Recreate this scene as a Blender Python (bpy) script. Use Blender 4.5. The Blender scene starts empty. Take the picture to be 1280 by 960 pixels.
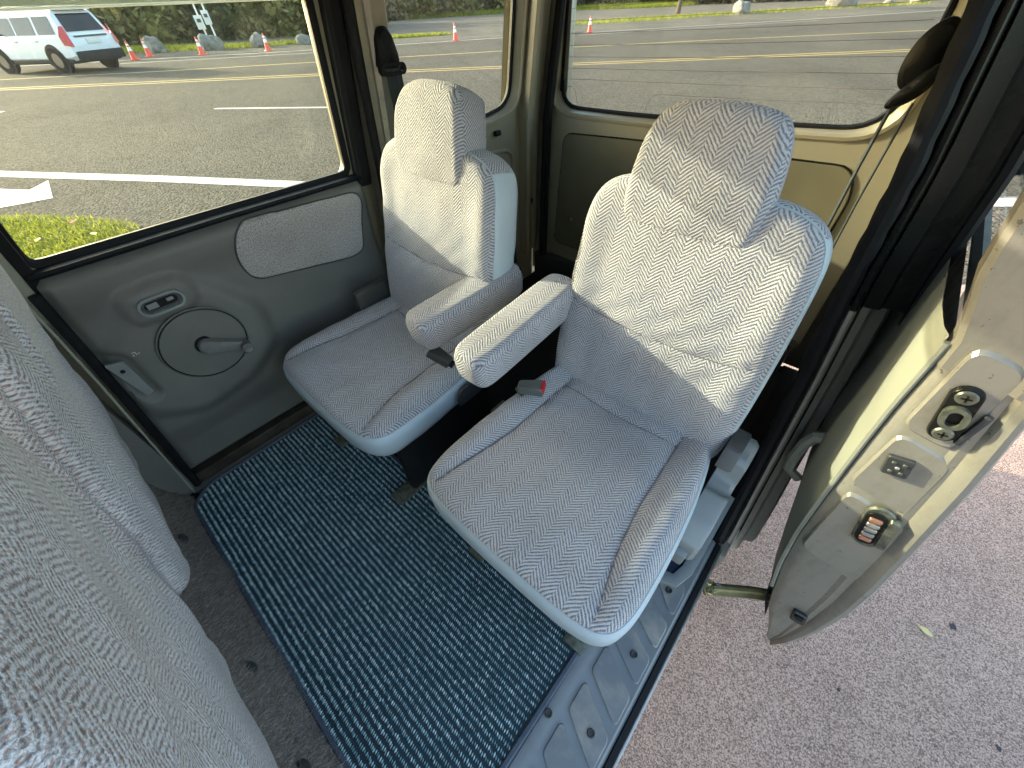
import bpy, bmesh, math, random
import numpy as np
from mathutils import Vector, Matrix
random.seed(7); rng = np.random.default_rng(7)
S = bpy.context.scene
COL = S.collection
R = math.radians
# frame: x across the van (closed door at -1.18, open side at +0.12), y towards the tailgate, z above the van floor; ground at G
G = -0.57

# ------------------------------------------------------------------ camera
cam_d = bpy.data.cameras.new('camera'); cam = bpy.data.objects.new('camera', cam_d); COL.objects.link(cam)
S.camera = cam
cam_d.sensor_width = 36.0; cam_d.lens = 481.45/1280*36.0; cam_d.clip_start = 0.01; cam_d.clip_end = 600
yaw, pit, rol = R(43.1), R(45.09), R(-2.57)
fwd = Vector((-math.sin(yaw), math.cos(yaw), 0)); rgt = Vector((math.cos(yaw), math.sin(yaw), 0)); upv = Vector((0, 0, 1))
f2 = fwd*math.cos(pit)-upv*math.sin(pit); u2 = upv*math.cos(pit)+fwd*math.sin(pit)
r3 = rgt*math.cos(rol)+u2*math.sin(rol); u3 = -rgt*math.sin(rol)+u2*math.cos(rol)
M = Matrix.Identity(4)
for i in range(3):
    M[i][0] = r3[i]; M[i][1] = u3[i]; M[i][2] = -f2[i]
M[0][3], M[1][3], M[2][3] = 0, 0, 1.05
cam.matrix_world = M

# ------------------------------------------------------------------ sky, sun, exposure
SUN_AZ, SUN_EL = R(15.5), R(14.3)
sv = Vector((-math.cos(SUN_AZ)*math.cos(SUN_EL), -math.sin(SUN_AZ)*math.cos(SUN_EL), math.sin(SUN_EL)))
W = bpy.data.worlds.new('World'); S.world = W; W.use_nodes = True
wn = W.node_tree
bg = wn.nodes['Background']
sky = wn.nodes.new('ShaderNodeTexSky'); sky.sky_type = 'NISHITA'; sky.sun_disc = False
sky.dust_density = 2.5; sky.ozone_density = .5; sky.sun_elevation = SUN_EL; sky.sun_rotation = math.atan2(sv.x, sv.y)
wn.links.new(sky.outputs[0], bg.inputs[0]); bg.inputs[1].default_value = 0.15
sun_d = bpy.data.lights.new('sun', 'SUN'); sun_d.energy = 2.0; sun_d.angle = R(0.6); sun_d.color = (1, .87, .66)
sun = bpy.data.objects.new('sun', sun_d); COL.objects.link(sun)
sun.rotation_euler = (-sv).to_track_quat('-Z', 'Y').to_euler(); sun.location = (-8, -4, 6)
S.view_settings.view_transform = 'Standard'; S.view_settings.look = 'None'
S.view_settings.exposure = 2.88; S.view_settings.gamma = 1.0

# ------------------------------------------------------------------ material helpers
class NT:
    def __init__(s, name, col=(.5,.5,.5), rough=.6, metal=0., spec=.5):
        s.m = bpy.data.materials.new(name); s.m.use_nodes = True; s.t = s.m.node_tree; s.n = s.t.nodes
        s.b = s.n['Principled BSDF']; s.out = s.n['Material Output']
        s.b.inputs['Base Color'].default_value = (*col, 1); s.b.inputs['Roughness'].default_value = rough
        s.b.inputs['Metallic'].default_value = metal; s.b.inputs['Specular IOR Level'].default_value = spec
    def add(s, typ, **kw):
        n = s.n.new(typ)
        for k, v in kw.items(): setattr(n, k, v)
        return n
    def L(s, a, b): s.t.links.new(a, b)
    def math(s, op, a, b=None, c=None):
        n = s.add('ShaderNodeMath', operation=op)
        for i, v in enumerate((a, b, c)):
            if v is None: continue
            if isinstance(v, (int, float)): n.inputs[i].default_value = v
            else: s.L(v, n.inputs[i])
        return n.outputs[0]
    def coord(s, which='Object'):
        return s.add('ShaderNodeTexCoord').outputs[which]
    def noise(s, vec, scale, detail=3, rough=.55, w=None):
        n = s.add('ShaderNodeTexNoise'); n.inputs['Scale'].default_value = scale; n.inputs['Detail'].default_value = detail
        n.inputs['Roughness'].default_value = rough; s.L(vec, n.inputs['Vector']); return n.outputs[0]
    def ramp(s, fac, stops):
        n = s.add('ShaderNodeValToRGB'); e = n.color_ramp.elements
        while len(e) < len(stops): e.new(.5)
        for el, (p, c) in zip(e, stops): el.position = p; el.color = (*c, 1)
        s.L(fac, n.inputs[0]); return n.outputs[0]
    def mix(s, fac, a, b, blend='MIX'):
        n = s.add('ShaderNodeMix', data_type='RGBA', blend_type=blend)
        for i, v in ((0, fac), (6, a), (7, b)):
            if isinstance(v, (int, float)): n.inputs[i].default_value = v
            elif isinstance(v, tuple): n.inputs[i].default_value = (*v, 1)
            else: s.L(v, n.inputs[i])
        return n.outputs[2]
    def base(s, c): s.L(c, s.b.inputs['Base Color'])
    def bump(s, h, dist, strength=1.):
        n = s.add('ShaderNodeBump'); n.inputs['Distance'].default_value = dist; n.inputs['Strength'].default_value = strength
        s.L(h, n.inputs['Height']); s.L(n.outputs[0], s.b.inputs['Normal'])
    def mapping(s, vec, scale=(1,1,1), rot=(0,0,0)):
        n = s.add('ShaderNodeMapping'); n.inputs['Scale'].default_value = scale; n.inputs['Rotation'].default_value = rot
        s.L(vec, n.inputs[0]); return n.outputs[0]

def mat_plain(name, col, rough=.6, metal=0., var=.15, scale=30, bump=0., bscale=400, spec=.5):
    t = NT(name, col, rough, metal, spec); v = t.coord()
    n = t.noise(v, scale, 4)
    lo = tuple(c*(1-var) for c in col); hi = tuple(min(1, c*(1+var)) for c in col)
    t.base(t.ramp(n, [(.3, lo), (.7, hi)]))
    r = t.math('MULTIPLY_ADD', n, .25, rough-.12); t.L(r, t.b.inputs['Roughness'])
    if bump: t.bump(t.noise(v, bscale, 2), bump)
    return t.m

def mat_fabric(name, light, dark, fleck, col_w=.0225, pitch=.0072, noise=.85, amount=.36, yarn=430):
    """herringbone weave laid out in metres of the UV map: columns of slanted yarns that break at every column edge"""
    t = NT(name, light, .95, 0, .15); t.b.inputs['Sheen Weight'].default_value = .15; t.b.inputs['Sheen Roughness'].default_value = .5
    uv = t.coord('UV'); obj = t.coord()
    wob = t.noise(uv, 30, 2); wob2 = t.noise(uv, 170, 2)
    sep = t.add('ShaderNodeSeparateXYZ'); t.L(uv, sep.inputs[0])
    u = t.math('ADD', sep.outputs[0], t.math('MULTIPLY', wob2, .003)); v = sep.outputs[1]
    col = t.math('FLOOR', t.math('DIVIDE', u, col_w)); par = t.math('FLOORED_MODULO', col, 2.)
    tri = t.math('PINGPONG', u, col_w)
    s = t.math('ADD', t.math('ADD', v, t.math('MULTIPLY', tri, .95)), t.math('MULTIPLY', par, pitch*.45))
    s = t.math('ADD', s, t.math('ADD', t.math('MULTIPLY', wob, .006), t.math('MULTIPLY', wob2, .0016)))
    st = t.math('SINE', t.math('MULTIPLY', s, 2*math.pi/pitch))
    s2 = t.math('SUBTRACT', v, t.math('MULTIPLY', tri, 1.3))
    stitch = t.math('SINE', t.math('MULTIPLY', s2, 2*math.pi/.0038))
    n1 = t.noise(uv, yarn, 3, .75); n2 = t.noise(uv, 620 if yarn > 400 else 330, 2, .6); n3 = t.noise(obj, 5, 3); n4 = t.noise(uv, 150, 2)
    h = t.math('MULTIPLY_ADD', st, amount, .58)
    h = t.math('ADD', h, t.math('MULTIPLY', stitch, .09))
    h = t.math('ADD', h, t.math('MULTIPLY', t.math('SUBTRACT', n1, .5), noise))
    h = t.math('ADD', h, t.math('MULTIPLY', t.math('SUBTRACT', n4, .5), .35))
    c = t.ramp(h, [(.12, dark), (.45, tuple((a*.5+b*.5) for a, b in zip(light, dark))), (.72, light)])
    c = t.mix(t.math('MULTIPLY', t.math('GREATER_THAN', n2, .58), .55), c, fleck)
    st_ = t.ramp(n3, [(.35, (.80,.79,.77)), (.55, (1, 1, 1))])
    c = t.mix(.7, c, st_, 'MULTIPLY')
    t.base(c); t.bump(h, .0018, 1.)
    return t.m

def mat_carpet(name, cols, scale=700):
    t = NT(name, cols[1], 1., 0, .1); v = t.coord()
    n = t.noise(v, scale, 3, .8); n2 = t.noise(v, 12, 3)
    c = t.ramp(n, [(.3, cols[0]), (.55, cols[1]), (.75, cols[2])])
    c = t.mix(t.math('MULTIPLY', n2, .5), c, cols[0]); t.base(c); t.bump(n, .004, 1.); return t.m

def mat_asphalt(name, a, b, grit, patch=.5, contrast=1.):
    """bound aggregate: stones of their own tone, dark pits between them, worn and stained patches"""
    t = NT(name, a, 1., 0, .06); v = t.coord()
    vo = t.add('ShaderNodeTexVoronoi'); vo.inputs['Scale'].default_value = grit; t.L(v, vo.inputs['Vector'])
    vo2 = t.add('ShaderNodeTexVoronoi'); vo2.inputs['Scale'].default_value = grit*.45; t.L(v, vo2.inputs['Vector'])
    n = t.noise(v, grit*.8, 4, .8); big = t.noise(v, .22, 5, .65); mid = t.noise(v, 2.2, 5, .7); sm = t.noise(v, 14, 4, .7)
    h = t.math('ADD', t.math('MULTIPLY', vo.outputs[0], -1.1), t.math('MULTIPLY', n, .9)); h = t.math('ADD', h, t.math('MULTIPLY', vo2.outputs[0], -.5))
    sp = t.add('ShaderNodeSeparateColor'); t.L(vo.outputs['Color'], sp.inputs[0])
    f = t.math('ADD', t.math('MULTIPLY', sp.outputs[0], .5), t.math('MULTIPLY', n, .9)); f = t.math('SUBTRACT', f, t.math('MULTIPLY', vo.outputs[0], .35))
    f = t.math('MULTIPLY_ADD', t.math('SUBTRACT', f, .45), contrast, .45)
    c = t.ramp(f, [(.12, tuple(x*.55 for x in a)), (.34, a), (.55, tuple((x+y)/2 for x, y in zip(a, b))), (.85, b)])
    c = t.mix(patch, c, t.ramp(big, [(.36, (.62,.61,.60)), (.5, (.95,.95,.95)), (.62, (1.12,1.1,1.06))]), 'MULTIPLY')
    c = t.mix(.55*patch+.2, c, t.ramp(mid, [(.32, (.62,.60,.60)), (.46, (1, 1, 1))]), 'MULTIPLY')
    c = t.mix(.35, c, t.ramp(sm, [(.34, (.6,.58,.58)), (.44, (1, 1, 1))]), 'MULTIPLY')
    t.base(c); t.bump(h, .9/grit, 1.); return t.m

def mat_glass(name, tint=(.93,.96,.94), gloss=1., dust=.12):
    t = NT(name); t.n.remove(t.b)
    tr = t.add('ShaderNodeBsdfTransparent'); tr.inputs[0].default_value = (*tint, 1)
    gl = t.add('ShaderNodeBsdfGlossy'); gl.inputs['Roughness'].default_value = .02
    fr = t.add('ShaderNodeLayerWeight'); fr.inputs[0].default_value = .5
    sch = t.math('MULTIPLY_ADD', t.math('POWER', fr.outputs['Facing'], 5.), .9, .03)
    mx = t.add('ShaderNodeMixShader')
    t.L(t.math('MULTIPLY', sch, gloss*.6), mx.inputs[0]); t.L(tr.outputs[0], mx.inputs[1]); t.L(gl.outputs[0], mx.inputs[2])
    # thin film of dust and smears
    d = t.add('ShaderNodeBsdfDiffuse'); d.inputs[0].default_value = (.62, .6, .54, 1); n = t.noise(t.coord(), 5, 5, .7); n2 = t.noise(t.mapping(t.coord(), (40, 40, 7)), 1, 3)
    f = t.math('MULTIPLY', t.math('MULTIPLY', n, n2), dust); m2 = t.add('ShaderNodeMixShader'); t.L(f, m2.inputs[0]); t.L(mx.outputs[0], m2.inputs[1]); t.L(d.outputs[0], m2.inputs[2])
    t.L(m2.outputs[0], t.out.inputs[0]); return t.m

def mat_leaf(name, cols, transl=.3):
    t = NT(name, cols[0], .7, 0, .3)
    oi = t.add('ShaderNodeNewGeometry').outputs['Random Per Island']
    c = t.ramp(oi, [(i/(len(cols)-1), c) for i, c in enumerate(cols)]); t.base(c)
    tl = t.add('ShaderNodeBsdfTranslucent'); t.L(c, tl.inputs[0])
    mx = t.add('ShaderNodeMixShader'); mx.inputs[0].default_value = transl
    t.L(t.b.outputs[0], mx.inputs[1]); t.L(tl.outputs[0], mx.inputs[2]); t.L(mx.outputs[0], t.out.inputs[0]); return t.m

FAB = mat_fabric('seat_fabric', (.445,.45,.455), (.085,.087,.102), (.22,.255,.32))
FABF = mat_fabric('front_seat_fabric', (.54,.57,.61), (.12,.105,.105), (.27,.12,.075), noise=1.9, amount=.24, yarn=300)
FABI = mat_fabric('insert_fabric', (.46,.44,.42), (.09,.085,.085), (.27,.29,.33), .012, .005, 1.9, .15, 300)
VIN = mat_plain('blue_grey_vinyl', (.33,.40,.43), .5, 0, .06, 9, .0006, 900)
PLA = mat_plain('charcoal_plastic', (.105,.107,.097), .48, 0, .1, 6, .0007, 900)
PLD = mat_plain('dark_plastic', (.030,.033,.033), .45, 0, .12, 20, .0003, 900)
PLG = mat_plain('mid_grey_plastic', (.16,.18,.18), .45, 0, .08, 12, .0003, 900)
SILL = mat_plain('scuff_plastic', (.13,.145,.15), .5, 0, .12, 14, .0004, 700)
def mat_scuffed():
    t = NT('dusty_scuff_plastic', (.14,.155,.16), .5); v = t.coord()
    d = t.noise(v, 11, 4, .6); s = t.noise(t.mapping(v, (30, 260, 1), (0, 0, .9)), 1, 3)
    f = t.math('MULTIPLY', t.math('SUBTRACT', d, .47), 4.); f.node.use_clamp = True
    f = t.math('MULTIPLY', f, t.math('MULTIPLY_ADD', s, .9, .1))
    t.base(t.mix(f, (.14,.155,.16), (.40,.35,.27))); t.L(t.math('MULTIPLY_ADD', f, .4, .45), t.b.inputs['Roughness']); return t.m
SCUF = mat_scuffed()
RUB = mat_plain('black_rubber', (.008,.009,.010), .5, 0, .2, 40, .0003, 500, spec=.12)
BLK = mat_plain('black_gloss_trim', (.008,.009,.008), .28, 0, .1, 20, spec=.2)
PNT = mat_plain('champagne_paint', (.235,.22,.155), .34, .25, .05, 3)
PNTD = mat_plain('olive_panel_paint', (.115,.108,.068), .4, .1, .12, 5)
PNTJ = mat_plain('jamb_paint', (.20,.192,.158), .32, .35, .10, 10)
def mat_grimy(name, col, dirt):
    t = NT(name, col, .32, .3); v = t.coord()
    d = t.noise(v, 16, 5, .7); e = t.noise(v, 90, 3, .6); g = t.noise(t.mapping(v, (60, 60, 6)), 1, 3)
    f = t.math('MULTIPLY', t.math('SUBTRACT', t.math('ADD', t.math('MULTIPLY', d, .7), t.math('MULTIPLY', g, .4)), .52), 3.2); f.node.use_clamp = True
    c = t.mix(t.math('MULTIPLY', f, .55), col, dirt)
    c = t.mix(t.math('MULTIPLY', t.math('GREATER_THAN', e, .69), .6), c, tuple(x*.35 for x in dirt)); t.base(c)
    t.L(t.math('MULTIPLY_ADD', f, .35, .28), t.b.inputs['Roughness']); t.bump(e, .0004); return t.m
PNTJ = mat_grimy('jamb_paint', (.25,.243,.205), (.11,.095,.065))
TRIM = mat_plain('pale_grey_green_trim', (.20,.21,.17), .55, 0, .06, 8, .0004, 900)
CARP = mat_carpet('black_carpet', [(.008,.008,.008), (.02,.019,.017), (.05,.045,.04)])
CARS = mat_carpet('grey_brown_carpet', [(.10,.09,.08), (.27,.245,.22), (.5,.45,.40)], 500)
MATB = mat_plain('mat_backing', (.015,.036,.046), .9, 0, .2, 60)
BIND = mat_plain('mat_binding', (.045,.06,.085), .75, 0, .15, 60, .0005, 800)
STEEL = mat_plain('bare_steel', (.45,.44,.40), .35, .8, .15, 60)
ZINC = mat_plain('yellow_zinc_plating', (.42,.38,.20), .35, .7, .3, 25)
GREASE = mat_plain('greasy_steel', (.12,.13,.10), .4, .6, .4, 90)
COPPER = mat_plain('copper_contact', (.5,.26,.17), .4, .7, .2, 80)
REDP = mat_plain('red_button_plastic', (.40,.012,.02), .4, 0, .05, 20)
WEB = mat_plain('seat_belt_webbing', (.014,.022,.022), .8, 0, .15, 90, .0006, 900)
GLASS = mat_glass('window_glass'); GLASSL = mat_glass('door_glass', (.90,.94,.90), 1., .16); VISOR = None
SEAM = mat_plain('seam_thread', (.12,.12,.135), .9)
HEAD = mat_plain('headliner', (.68,.67,.63), .9, 0, .05, 8)

# ------------------------------------------------------------------ geometry helpers
def tag(o, label=None, cat=None, group=None, kind=None):
    if label: o['label'] = label
    if cat: o['category'] = cat
    if group: o['group'] = group
    if kind: o['kind'] = kind
    return o
def empty(name, loc, label=None, cat=None, group=None):
    o = bpy.data.objects.new(name, None); o.location = loc; COL.objects.link(o); o.empty_display_size = .1
    return tag(o, label, cat, group)
def wloc(o):
    v = Vector((0, 0, 0))
    while o is not None: v += o.location; o = o.parent
    return v
class MB:
    def __init__(s): s.v = []; s.f = []; s.uv = {}
    def add(s, vs, fs, uvs=None):
        o = len(s.v); s.v += [tuple(p) for p in vs]; s.f += [tuple(i+o for i in f) for f in fs]
        if uvs is not None:
            for i, u in enumerate(uvs): s.uv[o+i] = u
        return s
    def build(s, name, mat, parent=None, smooth=True, angle=35, bevel=0, loc=None):
        me = bpy.data.meshes.new(name)
        off = wloc(parent) if parent else Vector(loc or (0, 0, 0))
        vs = np.array(s.v, dtype=float)-np.array(off)
        me.from_pydata(vs.tolist(), [], s.f); me.update()
        if s.uv:
            ul = me.uv_layers.new(name='UVMap'); li = np.empty(len(me.loops), dtype=np.int32); me.loops.foreach_get('vertex_index', li)
            arr = np.array([s.uv.get(i, (0, 0)) for i in range(len(s.v))])
            ul.data.foreach_set('uv', arr[li].ravel())
        me.materials.append(mat)
        if bevel:
            b = bmesh.new(); b.from_mesh(me)
            es = [e for e in b.edges if len(e.link_faces) == 2 and e.calc_face_angle(0) > R(30)]
            bmesh.ops.bevel(b, geom=es, offset=bevel, segments=2, affect='EDGES', profile=.6); b.to_mesh(me); b.free()
        if smooth:
            me.polygons.foreach_set('use_smooth', [True]*len(me.polygons))
            try: me.set_sharp_from_angle(angle=R(angle))
            except Exception: pass
        o = bpy.data.objects.new(name, me); COL.objects.link(o)
        if parent: o.parent = parent
        else: o.location = off
        return o
def box(mb, c, size, ax=None):
    c = Vector(c); ax = ax or (Vector((1,0,0)), Vector((0,1,0)), Vector((0,0,1)))
    vs = []
    for sz in (-1, 1):
        for sy in (-1, 1):
            for sx in (-1, 1): vs.append(c+ax[0]*sx*size[0]/2+ax[1]*sy*size[1]/2+ax[2]*sz*size[2]/2)
    return mb.add(vs, [(0,2,3,1), (4,5,7,6), (0,1,5,4), (2,6,7,3), (0,4,6,2), (1,3,7,5)])
def bx(name, c, size, mat, parent, bevel=.003, ax=None):
    return box(MB(), c, size, ax).build(name, mat, parent, bevel=bevel)
def frames(path, closed=False):
    P = [Vector(p) for p in path]; n = len(P); T = []
    for i in range(n):
        a = P[(i-1) % n] if (closed or i > 0) else P[i]; b = P[(i+1) % n] if (closed or i < n-1) else P[i]
        T.append((b-a).normalized())
    u = T[0].orthogonal().normalized(); out = []
    for t in T:
        u = (u-t*u.dot(t)); u = u.normalized() if u.length > 1e-6 else t.orthogonal().normalized()
        out.append((u.copy(), t.cross(u)))
    return P, out
def tube(mb, path, rad, seg=8, closed=False, flat=None, uvs=1):
    P, F = frames(path, closed); n = len(P); vs = []; uv = []
    rr = rad if hasattr(rad, '__len__') else [rad]*n; acc = 0
    for i in range(n):
        if i: acc += (P[i]-P[i-1]).length
        for k in range(seg):
            a = 2*math.pi*k/seg; vs.append(P[i]+F[i][0]*math.cos(a)*rr[i]+F[i][1]*math.sin(a)*rr[i]*(flat or 1)); uv.append((a*rr[i], acc))
    fs = []
    for i in range(n if closed else n-1):
        for k in range(seg):
            j = (i+1) % n; fs.append((i*seg+k, i*seg+(k+1) % seg, j*seg+(k+1) % seg, j*seg+k))
    if not closed: fs += [tuple(range(seg))[::-1], tuple((n-1)*seg+k for k in range(seg))]
    return mb.add(vs, fs, uv)
def sweep(mb, path, section, side, closed=False):
    """sweep an open/closed 2-D section (a,b) along path: a along fixed vector side, b along side x tangent"""
    P, _ = frames(path, closed); n = len(P); m = len(section); vs = []
    for i in range(n):
        a = P[(i-1) % n] if (closed or i > 0) else P[i]; b = P[(i+1) % n] if (closed or i < n-1) else P[i]
        t = (b-a).normalized(); s0 = Vector(side); s0 = (s0-t*s0.dot(t)).normalized(); w = s0.cross(t)
        vs += [P[i]+s0*q[0]+w*q[1] for q in section]
    fs = []
    for i in range(n if closed else n-1):
        j = (i+1) % n
        for k in range(m): fs.append((i*m+k, j*m+k, j*m+(k+1) % m, i*m+(k+1) % m))
    if not closed: fs += [tuple(range(m)), tuple((n-1)*m+k for k in range(m))[::-1]]
    return mb.add(vs, fs)
def roundpoly(pts, r, seg=5):
    """round every corner of a closed polygon; pts may carry their own radius as third entry"""
    out = []; n = len(pts)
    for i in range(n):
        p = Vector(pts[i][:2]); a = Vector(pts[i-1][:2]); b = Vector(pts[(i+1) % n][:2]); rr = pts[i][2] if len(pts[i]) > 2 else r
        da = (a-p); db = (b-p); l = min(rr, da.length*.48, db.length*.48)
        p0 = p+da.normalized()*l; p1 = p+db.normalized()*l
        for k in range(seg+1):
            t = k/seg; q = p0*(1-t)**2+p*2*t*(1-t)+p1*t*t; out.append((q.x, q.y))
    return out
def resample(pts, n, closed=True):
    P = np.array(pts, float); Q = np.vstack([P, P[:1]]) if closed else P
    d = np.r_[0, np.cumsum(np.hypot(*np.diff(Q, axis=0).T))]
    t = np.linspace(0, d[-1], n, endpoint=not closed)
    return np.c_[np.interp(t, d, Q[:, 0]), np.interp(t, d, Q[:, 1])]
def spline(ctrl, n=200, closed=True, it=4):
    P = np.array(ctrl, float)
    for _ in range(it):
        if closed:
            Qn = np.roll(P, -1, 0); P = np.stack([.75*P+.25*Qn, .25*P+.75*Qn], 1).reshape(-1, 2)
        else:
            a, b = P[:-1], P[1:]; P = np.vstack([P[:1], np.stack([.75*a+.25*b, .25*a+.75*b], 1).reshape(-1, 2)[1:-1], P[-1:]])
    return resample(P, n, closed)
def dist(U, line, closed=False):
    """distance of points U(k,2) to a polyline"""
    A = np.array(line, float); B = np.roll(A, -1, 0) if closed else A[1:]; A = A if closed else A[:-1]
    d = np.full(len(U), 9.)
    for a, b in zip(A, B):
        ab = b-a; t = np.clip(((U-a)@ab)/max(ab@ab, 1e-12), 0, 1); q = a+t[:, None]*ab
        d = np.minimum(d, np.hypot(*(U-q).T))
    return d
def pad(name, outline, o, eu, ev, en, mat, parent, crown, r=.03, seams=(), rings=34, n=170, centre=None, uvoff=(0, 0), lift=0.):
    """upholstered face: outline in (u,v), height along en with a rolled edge and stitched seams"""
    O = np.array(outline); c = np.array(centre) if centre is not None else O.mean(0)
    O = resample(O, n); ss = 1-(1-np.linspace(0, 1, rings+1)[1:])**1.5
    U = np.vstack([c[None]]+[c+(O-c)*s for s in ss])
    d = dist(U, O, True); d = np.minimum(d, 9)
    x = np.clip(r-d, 0, r); h = crown(U[:, 0], U[:, 1])-(r-np.sqrt(np.maximum(r*r-x*x, 0)))
    for line, w, dep in seams:
        ds = dist(U, line); h -= dep*np.exp(-(ds/w)**2)+dep*.55*np.exp(-(ds/(w*4.5))**2)
    h += lift
    o, eu, ev, en = map(np.array, (o, eu, ev, en))
    P = o+U[:, :1]*eu+U[:, 1:]*ev+h[:, None]*en
    fs = [(0, 1+k, 1+(k+1) % n) for k in range(n)]
    for i in range(rings-1):
        a, b = 1+i*n, 1+(i+1)*n
        fs += [(a+k, b+k, b+(k+1) % n, a+(k+1) % n) for k in range(n)]
    mb = MB().add(P, fs, U+np.array(uvoff))
    ob = mb.build(name, mat, parent, angle=180)
    for line, w, dep in seams:
        L2 = resample(line, 60, False); hh_ = []
        for q_ in L2:
            dd = np.hypot(*(U-q_).T); k_ = np.argsort(dd)[:4]; wt = 1/(dd[k_]+.001); hh_.append((h[k_]*wt).sum()/wt.sum())
        hh_ = np.convolve(np.r_[[hh_[0]]*3, hh_, [hh_[-1]]*3], np.ones(7)/7, 'valid')
        tb = MB(); tube(tb, o+L2[:, :1]*eu+L2[:, 1:]*ev+(hh_-.0002)[:, None]*en, .0012, 5); tb.build('seam', SEAM, ob)
    edge = P[1+(rings-1)*n:]
    return ob, edge, O
def skirt(name, O, edge, o, eu, ev, en, prof, mat, parent, uvs=True, cap=True, top=None):
    """side wall hanging from the rolled edge: prof = [(outward, depth), ...]"""
    eu, ev, en = map(np.array, (eu, ev, en)); n = len(O)
    t = np.roll(O, -1, 0)-np.roll(O, 1, 0); t /= np.maximum(np.hypot(*t.T), 1e-9)[:, None]
    area = np.sum(O[:, 0]*np.roll(O[:, 1], -1)-np.roll(O[:, 0], -1)*O[:, 1]); sg = 1 if area > 0 else -1
    nm = np.c_[t[:, 1], -t[:, 0]]*sg; N3 = nm[:, :1]*eu+nm[:, 1:]*ev
    L = np.r_[0, np.cumsum(np.hypot(*np.diff(np.vstack([O, O[:1]]), axis=0).T))][:n]
    mb = MB(); vs = []; uv = []
    for ow, dp in prof:
        vs.append(edge+N3*ow-en*dp); uv.append(np.c_[L, np.full(n, -dp)])
    m = len(prof); fs = []
    for i in range(m-1):
        fs += [(i*n+k, (i+1)*n+k, (i+1)*n+(k+1) % n, i*n+(k+1) % n) for k in range(n)]
    if cap: fs.append(tuple((m-1)*n+k for k in range(n))[::-1])
    if sg < 0: fs = [f[::-1] for f in fs]
    mb.add(np.vstack(vs), fs, np.vstack(uv)); ob = mb.build(name, mat, parent, angle=50)
    if top:
        ob.data.materials.append(top[1])
        for p in ob.data.polygons:
            if all(O[i % n, 1] > top[0] for i in p.vertices): p.material_index = 1
    return ob
def mirror(half):
    """half outline listed bottom-centre -> right -> top-centre; returns the closed outline"""
    return [p for p in half]+[(-u, v) for u, v in half[::-1] if abs(u) > 1e-6]
def plate(mb, outline, fn, th, inset=.0, dome=0.):
    """thick plate: outline (a,b) mapped by fn(a,b,h); front at h=th with an inset edge"""
    O = np.array(outline); c = O.mean(0); n = len(O)
    lo = [fn(a, b, 0) for a, b in O]; mid = [fn(a, b, th-inset) for a, b in O]
    O2 = O+(c-O)/np.maximum(np.hypot(*(c-O).T), 1e-6)[:, None]*inset; hi = [fn(a, b, th) for a, b in O2]
    fs = []
    for L0 in (0, n): fs += [(L0+k, L0+(k+1) % n, L0+n+(k+1) % n, L0+n+k) for k in range(n)]
    vs = lo+mid+hi
    if dome:
        vs.append(fn(c[0], c[1], th+dome)); fs += [(2*n+k, 2*n+(k+1) % n, 3*n) for k in range(n)]
    else: fs.append(tuple(2*n+k for k in range(n)))
    fs.append(tuple(range(n))[::-1])
    return mb.add(vs, fs)
def ring(mb, outer, inner, fn, th, n=160, lip=.0):
    """panel with a hole: outer and inner outlines (a,b) -> fn(a,b,h)"""
    A = resample(outer, n*3); B = resample(inner, n)
    # pair every inner point with the outer point in the same direction from the hole centre
    c = np.array(inner).mean(0)
    angA = np.arctan2(A[:, 1]-c[1], A[:, 0]-c[0]); idx = []
    for q in B:
        a = math.atan2(q[1]-c[1], q[0]-c[0]); idx.append(int(np.argmin(np.abs(np.angle(np.exp(1j*(angA-a)))))))
    A = A[idx]
    for corner in outer:
        k = int(np.argmin(np.hypot(*(A-np.array(corner[:2])).T))); A[k] = corner[:2]
    loops = [[fn(a, b, 0) for a, b in A], [fn(a, b, th) for a, b in A]]
    if lip:
        C = B+(B-c)/np.hypot(*(B-c).T)[:, None]*lip; loops.append([fn(a, b, th) for a, b in C]); loops.append([fn(a, b, th*.55) for a, b in B+(C-B)*.35])
    else: loops.append([fn(a, b, th) for a, b in B])
    loops.append([fn(a, b, 0) for a, b in B])
    fs = []; m = len(loops)
    for i in range(m):
        j = (i+1) % m
        fs += [(i*n+k, j*n+k, j*n+(k+1) % n, i*n+(k+1) % n) for k in range(n)]
    return mb.add([p for l in loops for p in l], fs)

# ================================================================== THE VAN
van = empty('van', (-.55, 0, G), 'champagne beige van, its bare rear cabin seen from inside with one sliding door open', 'van')
def XL(z): return -1.18 + max(0, z-.66)*.13            # inner face of the closed side
def XR(z):                                             # outer edge of the open side
    return float(np.interp(z, [-.2, 0, .22, .45, .68, .85, 1.03, 1.2], [.118, .112, .092, .07, .042, .028, .0, -.03]))

# ---- floor, front riser, sill
mb = MB(); box(mb, (-.57, .45, -.02), (1.24, 2.12, .04)); mb.build('floor', CARP, van, bevel=0)
mb = MB(); box(mb, (.075, 1.1, -.03), (.075, .86, .05)); mb.build('floor_edge', CARP, van, bevel=.004)
# carpeted riser below the front seats
prof = [(-.232, -.0), (-.236, .012), (-.248, .035), (-.262, .08), (-.275, .15), (-.29, .23), (-.31, .262), (-.36, .275), (-.8, .275)]
mb = MB(); xs = np.linspace(-1.155, .03, 60); vs = [(x, y+.003*math.sin(x*21), z) for x in xs for y, z in prof]; m = len(prof)
fs = [(i*m+k, (i+1)*m+k, (i+1)*m+k+1, i*m+k+1) for i in range(len(xs)-1) for k in range(m-1)]
mb.add(vs, [f[::-1] for f in fs]); step = mb.build('front_riser', CARS, van)
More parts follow.
